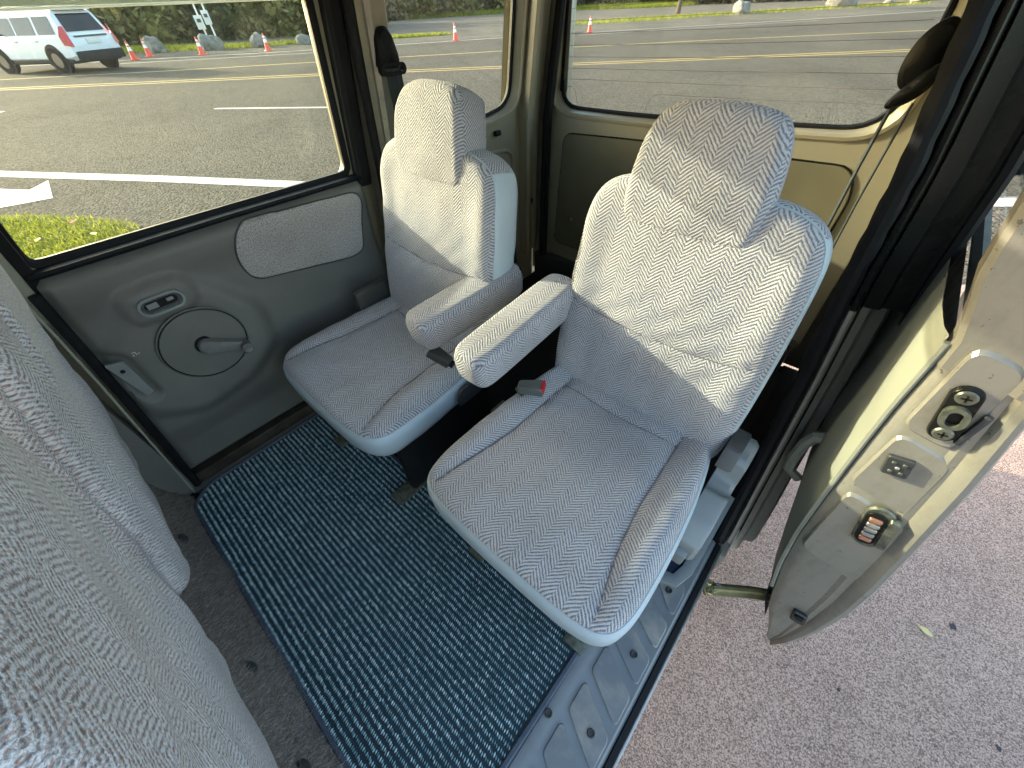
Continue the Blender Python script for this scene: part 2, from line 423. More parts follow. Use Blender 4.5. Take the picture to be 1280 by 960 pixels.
# pile on the riser: short fibres
mb = MB(); nf = 30000; vs = []; fs = []
xx = rng.uniform(-1.15, .02, nf); kk = rng.uniform(0, 6.2, nf)
for x, k in zip(xx, kk):
    i = int(k); t = k-i; y = prof[i][0]*(1-t)+prof[i+1][0]*t+.003*math.sin(x*21); z = prof[i][1]*(1-t)+prof[i+1][1]*t
    dy, dz = prof[i+1][0]-prof[i][0], prof[i+1][1]-prof[i][1]; l = math.hypot(dy, dz)+1e-9
    nx, ny, nz = random.gauss(0, .5), dz/l+random.gauss(0, .45), -dy/l+random.gauss(0, .45); h = random.uniform(.004, .010); b = len(vs); w = .0006
    vs += [(x-w, y, z), (x+w, y, z), (x+nx*h, y+ny*h, z+nz*h)]; fs.append((b, b+1, b+2))
pile_m = mat_leaf('carpet_fibre', [(.08,.072,.066), (.22,.20,.18), (.40,.36,.325), (.55,.5,.45)], .1)
mb.add(vs, fs); o = mb.build('carpet_pile', pile_m, step, smooth=False); o['kind'] = 'stuff'
for x, z in ((-.93, .1), (-.52, .1), (-.30, .1), (-.085, .1)):
    y = -.264; mb = MB(); nrm = Vector((0, .97, .22)); P0 = Vector((x, y, z))
    a = nrm.orthogonal().normalized(); b = nrm.cross(a); loops = []
    for rr, hh in ((.0135, .001), (.0135, .004), (.010, .0065), (.004, .0075)):
        loops.append([P0+a*math.cos(t)*rr+b*math.sin(t)*rr+nrm*hh for t in np.linspace(0, 2*math.pi, 20, endpoint=False)])
    fs = [(i*20+k, i*20+(k+1) % 20, (i+1)*20+(k+1) % 20, (i+1)*20+k) for i in range(3) for k in range(20)]+[tuple(60+k for k in range(20))]
    mb.add([p for l in loops for p in l], fs); mb.build('trim_clip', PLD, step)

# sill scuff plate with raised treads
sill = MB()
sec = [(-.034, .0), (-.034, .006), (-.029, .010), (-.009, .010), (-.003, .0065), (.098, .0045), (.106, -.002), (.108, -.02)]
ys = np.linspace(-.75, .66, 40); m = len(sec)
def xs_(x, y): return x + (0 if y < .35 else (y-.35)**2*.0)
vs = [(xs_(x, y), y, z) for y in ys for x, z in sec]
fs = [(i*m+k, i*m+k+1, (i+1)*m+k+1, (i+1)*m+k) for i in range(len(ys)-1) for k in range(m-1)]
sill.add(vs, [f[::-1] for f in fs]); sill_o = sill.build('sill_plate', SILL, van)
def szf(x): return float(np.interp(x, [-.009, -.003, .098], [.010, .0065, .0045]))
tread = [(.005, -.002), (.010, -.010), (.086, -.052), (.094, -.050), (.0945, .0), (.090, .010), (.012, .055), (.005, .050)]
for i in range(-8, 5):
    y0 = .1265+i*.0865
    T = roundpoly([(x, y0+y) for x, y in tread], .006, 3)
    if i == 4: T = roundpoly([(.028, y0+.0), (.080, y0-.05), (.094, y0-.05), (.094, y0+.01), (.075, y0+.052), (.045, y0+.04)], .008, 4)
    mb = MB(); plate(mb, T, lambda a, b, h: (a, b, szf(a)-.001+h), .0035, .0022); mb.build('tread_pad', SCUF, sill_o, angle=20)
    if i % 2 == 0:
        for sx, sy in ((.062, -.008),):
            mb = MB(); prof_s = ((.0082, .0), (.0082, .003), (.0066, .0045), (.0052, .0042), (.0044, .0024))
            vs = [(sx+r_*math.cos(t), y0+sy+r_*math.sin(t), szf(sx)+.002+h_) for r_, h_ in prof_s for t in np.linspace(0, 2*math.pi, 16, endpoint=False)]
            fs = [(i_*16+k, i_*16+(k+1) % 16, (i_+1)*16+(k+1) % 16, (i_+1)*16+k) for i_ in range(4) for k in range(16)]+[tuple(64+k for k in range(16))]
            mb.add(vs, fs).build('screw', PLD, sill_o)
for sy in (.087, -.35):
    mb = MB(); prof_s = ((.0082, .0), (.0082, .003), (.0066, .0045), (.0052, .0042), (.0044, .0024))
    vs = [(-.020+r_*math.cos(t), sy+r_*math.sin(t), .0098+h_) for r_, h_ in prof_s for t in np.linspace(0, 2*math.pi, 16, endpoint=False)]
    fs = [(i_*16+k, i_*16+(k+1) % 16, (i_+1)*16+(k+1) % 16, (i_+1)*16+k) for i_ in range(4) for k in range(16)]+[tuple(64+k for k in range(16))]
    mb.add(vs, fs).build('screw', PLD, sill_o)
# weatherstrip lip and outer rocker
mb = MB(); sweep(mb, [(.113, -.75, -.004), (.113, .3, -.004), (.113, .66, -.004)], [(-.006, -.006), (.005, -.006), (.006, .004), (-.005, .006)], (1, 0, 0)); mb.build('sill_seal', RUB, van)
mb = MB(); box(mb, (.1235, -.05, -.014), (.006, 1.42, .012)); mb.build('sill_edge_trim', STEEL, van, bevel=.0015)
mb = MB(); box(mb, (.095, -.05, -.14), (.05, 1.42, .22)); mb.build('rocker_panel', BLK, van, bevel=.01)
mb = MB(); box(mb, (-.6, 0, -.16), (1.1, 3.1, .2)); mb.build('underbody', RUB, van, bevel=.01)

# ---- closed side: wall pieces
def onL(off=0.): return lambda a, b, h: (XL(b)+off+h, a, b)
# sliding door skin (outer panel with window hole) + trim
dr = empty('sliding_door', (0, 0, 0)); dr.parent = van; dr.location = Vector((-1.2, .2, 0))-wloc(van)
DO = roundpoly([(-.205, -.03), (.655, -.03), (.668, .68), (.672, 1.19), (-.10, 1.19), (-.128, .68)], .02)
DW = roundpoly([(-.118, .694, .03), (.622, .690, .03), (.628, 1.12, .05), (-.06, 1.12, .05)], .03)
mb = MB(); ring(mb, DO, DW, onL(-.075), .045); mb.build('door_skin', PNT, dr, angle=40)
# inner trim: height field with the raised pad round the crank
ny_, nz_ = 120, 96
Y, Z = np.meshgrid(np.linspace(0, 1, ny_), np.linspace(0, 1, nz_), indexing='ij')
zz = .045+Z*(.684-.045); yl = np.interp(zz, [.045, .68], [-.186, -.125]); yr = np.interp(zz, [.045, .68], [.64, .635]); yy = yl+Y*(yr-yl)
padpoly = roundpoly([(-.155, .455), (-.11, .49), (-.05, .54), (-.02, .60), (.075, .60), (.13, .56), (.21, .46), (.20, .34), (.10, .27), (-.04, .245), (-.14, .30)], .03)
pts = np.c_[yy.ravel(), zz.ravel()]
def inside(P, poly):
    x, y = P[:, 0], P[:, 1]; c = np.zeros(len(P), bool); n = len(poly)
    for i in range(n):
        x0, y0 = poly[i]; x1, y1 = poly[i-1]
        k = ((y0 > y) != (y1 > y)); xi = (x1-x0)*(y-y0)/((y1-y0) if y1 != y0 else 1e-9)+x0; c ^= (k & (x < xi))
    return c
sd = dist(pts, padpoly, True)*np.where(inside(pts, padpoly), 1, -1)
def sst(a, b, x): t = np.clip((x-a)/(b-a), 0, 1); return t*t*(3-2*t)
hgt = .020*sst(-.028, .02, sd)
zzf = zz.ravel(); yyf = yy.ravel()
hgt += .022*sst(.02, .30, zzf)*(1-sst(.30, .52, zzf))*.5
hgt -= .016*(1-sst(.14, .235, zzf))                       # kick-in at the bottom
hgt += .010*sst(.56, .64, zzf)-.030*sst(.645, .69, zzf)**2   # rolled shoulder under the glass
# recesses: pull handle and lock switch
hp = roundpoly([(-.150, .498), (-.098, .480), (-.098, .352), (-.128, .352)], .02); sdh = dist(pts, hp, True)*np.where(inside(pts, hp), 1, -1)
hgt -= .012*sst(-.012, .006, sdh)
lp = roundpoly([(-.034, .540), (.090, .540), (.090, .598), (-.034, .598)], .025); sdl = dist(pts, lp, True)*np.where(inside(pts, lp), 1, -1)
hgt += .010*sst(-.022, .0, sdl)
edge = np.minimum(np.minimum(yyf-yl.ravel(), yr.ravel()-yyf), zzf-.045); hgt -= .012*(1-sst(0, .016, edge))
def trim_x(y, z):
    k = np.argmin((yyf-y)**2+(zzf-z)**2); return -1.18+hgt[k]
vs = np.c_[-1.18+hgt, yyf, zzf]
fs = [(i*nz_+j, (i+1)*nz_+j, (i+1)*nz_+j+1, i*nz_+j+1) for i in range(ny_-1) for j in range(nz_-1)]
MB().add(vs, fs).build('door_trim', PLA, dr, angle=60)
# fabric insert
FI = roundpoly([(.262, .672, .05), (.222, .600, .06), (.232, .520, .05), (.53, .472, .05), (.575, .480, .04), (.622, .655, .05)], .05, 7)
c = np.array(FI).mean(0)
ob, e_, O_ = pad('fabric_insert', [(a, b) for a, b in FI], (0, 0, 0), (0, 1, 0), (0, 0, 1), (1, 0, 0), FABI, dr, lambda u, v: u*0+.006, .008, rings=14, n=110)
me = ob.data
for v in me.vertices:
    w = v.co+wloc(dr); v.co.x += trim_x(w.y, w.z)
mb = MB(); tube(mb, [(trim_x(a, b)+.0015, a, b) for a, b in resample(FI, 90)], .0022, 6, True); mb.build('insert_welt', PLD, dr)
# crank plate, handle, knob
cy, cz = .05, .43; cxx = max(trim_x(cy+.095*math.cos(t), cz+.095*math.sin(t)) for t in np.linspace(0, 6.28, 40))+.0005
mb = MB(); prof_s = ((.100, -.004), (.100, .001), (.0975, .003), (.0965, .0012), (.0945, .0012), (.0935, .0035), (.05, .0045))
vs = [(cxx+h, cy+r_*math.cos(t), cz+r_*math.sin(t)) for r_, h in prof_s for t in np.linspace(0, 2*math.pi, 64, endpoint=False)]
fs = [(i*64+k, i*64+(k+1) % 64, (i+1)*64+(k+1) % 64, (i+1)*64+k) for i in range(6) for k in range(64)]+[tuple(6*64+k for k in range(64))]
mb.add(vs, fs).build('crank_plate', PLA, dr, angle=30)
mb = MB(); tube(mb, [(cxx+.0012, cy+.0955*math.cos(t), cz+.0955*math.sin(t)) for t in np.linspace(0, 2*math.pi, 64, endpoint=False)], .0022, 6, True); mb.build('plate_groove', RUB, dr)
a0 = math.atan2(-.042, .082); L_ = .084
mb = MB()
def cap2(r0, r1, L, n=14):
    p = [(r0*math.cos(t), r0*math.sin(t)) for t in np.linspace(math.pi/2, 3*math.pi/2, n)]+[(L+r1*math.cos(t), r1*math.sin(t)) for t in np.linspace(-math.pi/2, math.pi/2, n)]; return p
def rotL(a, b, h): return (cxx+h, cy-.002+a*math.cos(a0)-b*math.sin(a0), cz+a*math.sin(a0)+b*math.cos(a0))
plate(mb, cap2(.019, .011, L_), lambda a, b, h: rotL(a, b, .008+h), .022, .005, .003); crank = mb.build('crank_handle', mat_plain('crank_plastic', (.12,.125,.12), .35), dr)
mb = MB(); plate(mb, cap2(.024, .012, .02), lambda a, b, h: rotL(a-.0, b, .004+h), .006, .002); mb.build('crank_collar', RUB, dr)
mb = MB(); prof_s = ((.013, .010), (.0125, .036), (.0145, .040), (.0145, .050), (.011, .053), (.006, .051))
vs = [rotL(L_+r_*math.cos(t), r_*math.sin(t), h) for r_, h in prof_s for t in np.linspace(0, 2*math.pi, 24, endpoint=False)]
fs = [(i*24+k, i*24+(k+1) % 24, (i+1)*24+(k+1) % 24, (i+1)*24+k) for i in range(5) for k in range(24)]+[tuple(5*24+k for k in range(24))]
mb.add(vs, fs).build('crank_knob', PLA, dr)
# lock switch: oval bezel with a rocker
lx = trim_x(.028, .568); mb = MB()
def oval(hl, hw, n=12): return [(hl-hw+hw*math.cos(t), hw*math.sin(t)) for t in np.linspace(-math.pi/2, math.pi/2, n)]+[(-(hl-hw)+hw*math.cos(t), hw*math.sin(t)) for t in np.linspace(math.pi/2, 3*math.pi/2, n)]
fnl = lambda a, b, h: (lx+h, .028+a, .568+b)
ring(mb, oval(.047, .022), oval(.040, .015), fnl, .011, 60, .002); mb.build('lock_bezel', PLG, dr)
mb = MB(); ring(mb, oval(.040, .015), oval(.034, .010), fnl, .003, 60); mb.build('lock_inner_bezel', PLD, dr)
mb = MB(); plate(mb, oval(.035, .011), fnl, .0015); mb.build('lock_recess', BLK, dr)
mb = MB(); box(mb, (lx+.003, .010, .568), (.006, .022, .013)); mb.build('lock_rocker', PLG, dr, bevel=.001)
mb = MB(); box(mb, (lx+.003, .047, .570), (.004, .014, .008)); mb.build('lock_slider', PLG, dr, bevel=.001)
# pull handle
hx = trim_x(-.12, .42)
mb = MB(); HL = roundpoly([(-.140, .484), (-.106, .474), (-.104, .368), (-.122, .364)], .006, 4)
plate(mb, HL, lambda a, b, h: (hx+.004+h+.010*(b-.36)/.12, a, b), .012, .003); mb.build('pull_handle', PLG, dr)
mb = MB(); plate(mb, [(-.1215+.005*math.cos(t), .455+.005*math.sin(t)) for t in np.linspace(0, 2*math.pi, 16, endpoint=False)], lambda a, b, h: (hx+.0235+h, a, b), .0012); mb.build('handle_screw_cap', BLK, dr)
# little printed mark beside the crank plate
MRK = mat_plain('pale_print', (.5,.5,.48), .6)
mb = MB()
for a, b, wy, wz in ((-.082, .4795, .006, .0012), (-.079, .475, .0012, .008), (-.074, .473, .005, .0012), (-.085, .4725, .0012, .005)):
    box(mb, (trim_x(a, b)+.0012, a, b), (.0006, wy, wz))
mb.build('printed_mark', MRK, dr, smooth=False)
# glass and seals
mb = MB(); DWp = roundpoly([(-.118, .694, .02), (.622, .690, .02), (.628, 1.12, .04), (-.06, 1.12, .04)], .03)
big = resample(DWp, 80); cc = big.mean(0); big = cc+(big-cc)*1.012
plate(mb, big, lambda a, b, h: (XL(b)-.066+h, a, b), .004); mb.build('window_pane', GLASSL, dr, smooth=False)
mb = MB(); tube(mb, [(XL(b)-.040, a, b) for a, b in resample(DW, 140)], .012, 8, True); mb.build('window_seal', RUB, dr)
mb = MB(); sweep(mb, [(-1.183, -.125, .688), (-1.183, .25, .689), (-1.183, .636, .686)], [(-.035, -.006), (.006, -.008), (.010, -.002), (.004, .003), (-.035, .004)], (1, 0, 0)); mb.build('belt_seal', RUB, dr)
# black door frame (rear upright) inside
mb = MB(); sweep(mb, [(XL(z)-.02, y, z) for y, z in ((.650, .66), (.655, .8), (.662, .95), (.670, 1.19))], [(-.03, -.022), (.014, -.022), (.022, -.012), (.022, .012), (.014, .022), (-.03, .022)], (1, 0, 0)); mb.build('door_frame', RUB, dr)
mb = MB(); sweep(mb, [(XL(z)-.025, y, z) for y, z in ((-.135, .64), (-.128, .69), (-.105, .9), (-.07, 1.19))], [(-.03, -.016), (.012, -.016), (.016, .0), (.012, .016), (-.03, .016)], (1, 0, 0)); mb.build('door_frame', RUB, dr)
# door seal along its front edge, with a pale flange beside it
mb = MB(); tube(mb, [(-1.163, -.196, .02), (-1.163, -.176, .2), (-1.165, -.153, .45), (-1.166, -.136, .66)], .010, 8); mb.build('front_seal', RUB, dr)
mb = MB(); sweep(mb, [(-1.166, -.216, .0), (-1.166, -.196, .2), (-1.168, -.171, .45), (-1.17, -.154, .66)], [(-.008, -.0025), (.008, -.0025), (.008, .0025), (-.008, .0025)], (1, 0, 0)); mb.build('door_flange', TRIM, van)
# rain visor along the top of the glass
t = NT('smoked_acrylic', (.55,.68,.62), .15); t.b.inputs['Alpha'].default_value = .55; VISOR = t.m
mb = MB(); sweep(mb, [(-1.20, y, 1.075) for y in np.linspace(-.1, .66, 12)], [(-.012, -.012), (-.010, -.014), (.012, .06), (.010, .062)], (1, 0, 0))
mb = MB(); vs = []; ysv = np.linspace(-.12, .68, 16)
for y in ysv: vs += [(-1.222, y, 1.0625+.004*(y-.2)), (-1.212, y, 1.10), (-1.196, y, 1.16)]
fs = [(i*3+k, (i+1)*3+k, (i+1)*3+k+1, i*3+k+1) for i in range(15) for k in range(2)]
mb.add(vs, fs).build('rain_visor', VISOR, dr)
mb = MB(); tube(mb, [(-1.222, y, 1.0625+.004*(y-.2)) for y in ysv], .0022, 6); mb.build('visor_edge', mat_plain('pale_acrylic_edge', (.75,.8,.76), .3), dr)

mb = MB(); box(mb, (-1.195, .23, .0), (.05, .86, .10)); mb.build('step_well', mat_plain('grimy_black_steel', (.035,.03,.022), .45, .3, .6, 14), van, bevel=.004)
mb = MB(); sweep(mb, [(-1.157, -.21, .004), (-1.157, .2, .004), (-1.157, .66, .004)], [(-.012, -.004), (.012, -.004), (.011, .008), (-.008, .011), (-.012, .008)], (1, 0, 0)); mb.build('step_moulding', PLA, van)
# B pillar trim ahead of the door, closed-side front wall
mb = MB(); box(mb, (-1.19, -.45, .2), (.05, .50, .95)); mb.build('side_trim', PLA, van, bevel=.012)
mb = MB(); sweep(mb, [(XL(z)-.015, y, z) for y, z in ((-.175, .60), (-.16, .75), (-.13, .95), (-.10, 1.2))], [(-.04, -.035), (.01, -.035), (.02, -.02), (.02, .02), (.01, .035), (-.04, .035)], (1, 0, 0)); mb.build('centre_pillar', TRIM, van)
mb = MB(); box(mb, (-1.2, -.95, .04), (.06, .98, 1.28)); mb.build('front_door', PNT, van, bevel=.02)
for nm_, y0_, y1_, z0_, z1_ in (('outer_skin', -1.55, 1.56, -.28, .655), ('outer_pillar_skin', -.30, -.135, .655, 1.2), ('outer_pillar_skin', .66, .80, .655, 1.2), ('outer_pillar_skin', 1.345, 1.56, .655, 1.2)):
    mb = MB(); zz_ = np.linspace(z0_, z1_, 6); vs = [(XL(z)-.085+o_, y, z) for o_ in (0, .006) for z in zz_ for y in (y0_, y1_)]
    fs = [(i*2, i*2+1, i*2+3, i*2+2) for i in range(5)]+[(12+i*2, 12+i*2+2, 12+i*2+3, 12+i*2+1) for i in range(5)]
    mb.add(vs, fs).build(nm_, PNT, van)
mb = MB(); box(mb, (-1.155, 1.545, .6), (.17, .03, 1.2)); mb.build('rear_corner', PNTJ, van, bevel=.006)
mb = MB(); box(mb, (.035, 1.545, .6), (.13, .03, 1.2)); mb.build('rear_corner', PNTJ, van, bevel=.006)
# quarter panel with its window
QO = [(.700, .0), (1.46, .0), (1.46, 1.2), (.700, 1.2)]
QW = roundpoly([(.800, .740, .03), (1.20, .742, .06), (1.335, .765, .07), (1.338, 1.12, .08), (.80, 1.12, .05)], .03, 7)
q = empty('quarter_panel', (0, 0, 0)); q.parent = van; q.location = Vector((-1.2, 1.1, 0))-wloc(van)
mb = MB(); ring(mb, QO, QW, onL(-.05), .045, 200, .02); mb.build('quarter_wall', PNT, q, angle=40)
qb = resample(QW, 80); cc = qb.mean(0); qb = cc+(qb-cc)*1.02
mb = MB(); plate(mb, qb, lambda a, b, h: (XL(b)-.046+h, a, b), .004); mb.build('quarter_glass', GLASS, q, smooth=False)
mb = MB(); tube(mb, [(XL(b)-.034, a, b) for a, b in resample(QW, 140)], .007, 6, True); mb.build('quarter_seal', RUB, q)
mb = MB(); tube(mb, [(XL(b)+.002, a, b) for a, b in resample(cc+(resample(QW, 120)-cc)*1.075, 120)], .006, 6, True); mb.build('quarter_bead', PNT, q)
# opening in the lower quarter panel with dark trim inside and a rolled lip
QC = roundpoly([(1.00, .02, .03), (1.335, .02, .02), (1.325, .62, .06), (1.02, .64, .05)], .05, 6)
mb = MB(); plate(mb, QC, lambda a, b, h: (XL(b)-.004+h, a, b), .002); mb.build('quarter_trim', PLD, q, smooth=False)
mb = MB(); tube(mb, [(XL(b)+.002, a, b) for a, b in resample(QC, 120)], .008, 6, True); mb.build('trim_lip', PNT, q)
mb = MB(); box(mb, (-1.165, 1.18, .22), (.03, .26, .40)); mb.build('jack_cover', PLD, q, bevel=.02)
bx('trim_clip', (-1.168, 1.23, .69), (.015, .028, .018), RUB, q, .004)
# rear pillar with folds
mb = MB(); sweep(mb, [(XL(z)+.0, 1.415, z) for z in (.16, .4, .7, .95, 1.2)], [(-.05, -.07), (.004, -.07), (.018, -.045), (.018, -.01), (.030, .0), (.040, .03), (.036, .046), (-.05, .05)], (1, 0, 0)); mb.build('rear_pillar', PNT, q, angle=20)
mb = MB(); plate(mb, [(1.405+.011*math.cos(t), .40+.014*math.sin(t)) for t in np.linspace(0, 2*math.pi, 20, endpoint=False)], lambda a, b, h: (XL(b)+.030+h+(a-1.405)*.35, a, b), .002); mb.build('pillar_hole', BLK, q)
mb = MB(); sweep(mb, [(XL(z)+.0, .748, z) for z in (.02, .4, .7, .95, 1.2)], [(-.05, -.05), (.012, -.05), (.020, -.042), (.020, .0), (.012, .012), (.020, .024), (.020, .042), (.006, .052), (-.05, .052)], (1, 0, 0)); mb.build('rear_door_pillar', PNTJ, q, angle=20)
mb = MB(); tube(mb, [(XL(z)+.014, .694, z) for z in (.02, .3, .6, .9, 1.19)], .013, 8); mb.build('pillar_seal', RUB, q)
# rear corner seal and wheel-house
mb = MB(); tube(mb, [(XL(z)+.055, 1.475, z) for z in (.12, .4, .7, .95, 1.2)], .018, 8); mb.build('tailgate_seal', RUB, van)
mb = MB(); box(mb, (-1.11, .98, .10), (.14, .5, .2)); mb.build('wheel_house', CARP, van, bevel=.04)
mb = MB(); box(mb, (-.57, 1.49, .06), (1.2, .06, .14)); mb.build('rear_sill', PLD, van, bevel=.01)

# ---- tailgate
tg = empty('tailgate', (0, 0, 0)); tg.parent = van; tg.location = Vector((-.57, 1.5, 0))-wloc(van)
TO = [(-1.16, .10), (.045, .10), (.02, 1.2), (-1.13, 1.2)]
TW = roundpoly([(-1.098, .735, .09), (-.70, .738, .2), (-.045, .772, .11), (-.062, 1.13, .08), (-1.085, 1.13, .08)], .07, 7)
mb = MB(); ring(mb, TO, TW, lambda a, b, h: (a, 1.545-h, b), .045, 220, .03); mb.build('tailgate_frame', PNT, tg, angle=40)
tb = resample(TW, 100); cc = tb.mean(0)
mb = MB(); plate(mb, cc+(tb-cc)*1.01, lambda a, b, h: (a, 1.540-h, b), .004); mb.build('window_pane', GLASS, tg, smooth=False)
mb = MB(); tube(mb, [(a, 1.532, b) for a, b in tb], .008, 6, True); mb.build('window_seal', RUB, tg)
mb = MB(); tube(mb, [(a, 1.500, b) for a, b in resample(cc+(tb-cc)*np.array([1.055, 1.09]), 120)], .009, 6, True); mb.build('frame_bead', PNT, tg)
TP = roundpoly([(-1.072, .20, .03), (-.055, .20, .03), (-.045, .62, .05), (-.075, .688, .05), (-.70, .672, .2), (-1.05, .655, .04)], .04, 6)
mb = MB(); plate(mb, TP, lambda a, b, h: (a, 1.499-h, b), .006, .003); mb.build('inner_panel', PNTD, tg, angle=30)
mb = MB(); tube(mb, [(a, 1.499, b) for a, b in resample(TP, 140)], .0045, 6, True); mb.build('panel_gap_seal', BLK, tg)
HW = mat_plain('heater_wire', (.12,.10,.08), .6)
for i, z in enumerate((.80, .832, .864, .896, .928, .960, .992, 1.024, 1.056)):
    mb = MB(); x0, x1 = -1.07, -.075
    if i == 0: pth = [(-.74, 1.533, .742), (-.73, 1.533, .775), (-.715, 1.533, .797), (-.69, 1.533, .803), (-.4, 1.533, .812), (x1, 1.533, .826)]
    else: pth = [(x0, 1.533, z-.008), (-.5, 1.533, z+.008), (x1, 1.533, z+.024)]
    tube(mb, pth, .0007, 4); mb.build('heater_wire', HW, tg)
mb = MB(); tube(mb, [(-1.085, 1.533, .80), (-1.05, 1.533, .802), (-1.035, 1.533, .79), (-1.02, 1.533, .75)], .0007, 4); mb.build('heater_wire', HW, tg)
bx('wiring_clip', (-1.082, 1.522, .805), (.02, .018, .035), RUB, tg, .003)
mb = MB(); plate(mb, [(-1.118+.009*math.cos(t), .765+.012*math.sin(t)) for t in np.linspace(0, 2*math.pi, 16, endpoint=False)], lambda a, b, h: (a, 1.4995-h, b), .004, .002); mb.build('rubber_bung', RUB, tg)
for x, z in ((-.83, .47), (-.98, .33)):
    bx('panel_clip', (x, 1.490, z), (.012, .006, .012), PLG, tg, .002)

# ---- open side rear pillar (door jamb)
jb = empty('door_jamb', (0, 0, 0)); jb.parent = van; jb.location = Vector((.05, .85, 0))-wloc(van)
zs = [-.06, .0, .06, .14, .22, .32, .45, .57, .68, .77, .85, .94, 1.03, 1.12, 1.2]
def JY(z): return float(np.interp(z, [-.06, .0, .1, .25, .45, 1.2], [.655, .70, .76, .82, .85, .85]))
# ribbed weatherstrip
mb = MB(); path = [(XR(z)-.004, JY(z), z) for z in np.linspace(-.02, 1.2, 60)]
tube(mb, path, [.0155+.0012*math.sin(i*2.1) for i in range(60)], 10); mb.build('weatherstrip', RUB, jb)
mb = MB(); tube(mb, [(XR(z)+.019, JY(z)+.012, z) for z in np.linspace(-.02, .62, 30)], .0065, 6); mb.build('seal_flange', PNTJ, jb)
mb = MB(); tube(mb, [(XR(z)+.020, JY(z)+.012, z) for z in np.linspace(.62, 1.2, 30)], .0065, 6); mb.build('seal_flange', BLK, jb)
# jamb surface: dark gloss above the belt, painted steel below
def jamb(z0, z1, name, mat, sec):
    mb = MB(); zz_ = np.linspace(z0, z1, 24); m = len(sec); vs = [(XR(z)+a, JY(z)+b, z) for z in zz_ for a, b in sec]
    fs = [(i*m+k, i*m+k+1, (i+1)*m+k+1, (i+1)*m+k) for i in range(23) for k in range(m-1)]
    return mb.add(vs, fs).build(name, mat, jb, angle=30)
jamb(.62, 1.2, 'pillar_cover', BLK, [(-.006, .006), (.012, .024), (.022, .032), (.055, .04), (.060, .052), (.085, .056), (.098, .05), (.104, .06), (.104, .3)])
jamb(-.06, .62, 'jamb_panel', PNTJ, [(-.006, .006), (.012, .024), (.016, .045), (.044, .062), (.050, .075), (.052, .10), (.072, .112), (.078, .13), (.078, .5)])
mb = MB(); tube(mb, [(XR(z)+.100, .90, z) for z in np.linspace(.60, 1.2, 20)], .009, 6); mb.build('pillar_seal', RUB, jb)
# inside of the quarter: carpet trim, striker, rubber stop
for nm_, z0_, z1_, m_ in (('quarter_carpet', -.01, .50, CARP), ('quarter_inner', .50, 1.2, PNT)):
    mb = MB(); zz_ = np.linspace(z0_, z1_, 12); vs = [(XR(z)+o_, y, z) for o_ in (.012, .03) for z in zz_ for y in (JY(z)+.008, 1.53)]; q_ = 24
    fs = [(i*2, i*2+1, i*2+3, i*2+2) for i in range(11)]+[(q_+i*2, q_+i*2+2, q_+i*2+3, q_+i*2+1) for i in range(11)]
    mb.add(vs, fs).build(nm_, m_, jb)
mb = MB(); tube(mb, [(.098, .955, .30), (.112, .945, .30), (.118, .945, .285), (.118, .945, .245), (.108, .948, .235), (.095, .955, .235)], .005, 8); mb.build('door_striker', GREASE, jb)
bx('rubber_stop', (.108, .952, .29), (.016, .02, .035), RUB, jb, .005)
mb = MB(); box(mb, (.085, 1.12, -.16), (.09, .5, .24)); mb.build('wheel_arch', PNTJ, jb, bevel=.03)
mb = MB(); sweep(mb, [(.145, .86, -.28), (.15, .875, -.12), (.15, .90, .0), (.145, .95, .10), (.14, 1.02, .17)], [(-.03, -.006), (.012, -.006), (.014, .004), (-.03, .010)], (1, 0, 0)); mb.build('arch_lip', PNTJ, jb)
mb = MB(); tube(mb, [(.135, .70, .0+z) for z in (-.12, -.06, -.01)], .012, 8)
mb = MB(); box(mb, (.125, .70, -.075), (.035, .1, .10)); mb.build('sill_corner', PNTJ, jb, bevel=.012)
bx('door_bumper', (.135, .86, -.005), (.012, .016, .03), RUB, jb, .004)

# ---- open sliding door
sd_ = empty('sliding_door', (0, 0, 0)); sd_.parent = van; sd_.location = Vector((.26, .62, -.15))-wloc(van)
tag(dr, 'closed sliding door with charcoal trim panel and window crank'); tag(sd_, 'opened sliding door slid back along the van')
Zd = [-.20, -.14, -.06, .0, .125, .25, .37, .47, .55, .62, .70, .745]
XI = [.322, .300, .268, .252, .222, .200, .186, .176, .168, .162, .158, .156]
XO = [.338, .350, .356, .357, .352, .336, .316, .298, .284, .269, .252, .243]
def xi(z): return float(np.interp(z, Zd, XI))
def xo(z): return float(np.interp(z, Zd, XO))
DY0, DY1 = .62, 1.52
zsd = np.linspace(-.20, .745, 48)
# front edge face: a stepped section from trim to outer lip
def dsec(z):
    a, b = xi(z), xo(z); w = b-a
    pinch = 1-.35*math.exp(-((z+.19)/.05)**2)
    return [(a, DY0+.035), (a+.002, DY0+.012), (a+.10*w, DY0+.004), (a+.2*w, DY0), (a+.66*w, DY0), (a+.72*w, DY0-.004), (a+.80*w, DY0-.003), (a+.86*w, DY0-.010), (a+.95*w, DY0-.014), (b+.001, DY0-.012), (b+.005, DY0-.004), (b+.006, DY0+.02), (b+.006, DY1)]
mb = MB(); rows = [dsec(z) for z in zsd]; m = len(rows[0])
vs = [(x, y, z) for z, rr in zip(zsd, rows) for x, y in rr]
fs = [(i*m+k, i*m+k+1, (i+1)*m+k+1, (i+1)*m+k) for i in range(len(zsd)-1) for k in range(m-1)]
# bottom cap
base = len(vs); vs += [(xi(-.2), DY1, -.2)]; 
mb.add(vs, fs)
mb.add([(xi(-.20), DY0+.035, -.20), (xo(-.20)+.012, DY0+.02, -.20), (xo(-.20)+.012, DY1, -.20), (xi(-.20), DY1, -.20)], [(0, 1, 2, 3)])
mb.build('door_shell', PNTJ, sd_, angle=25)
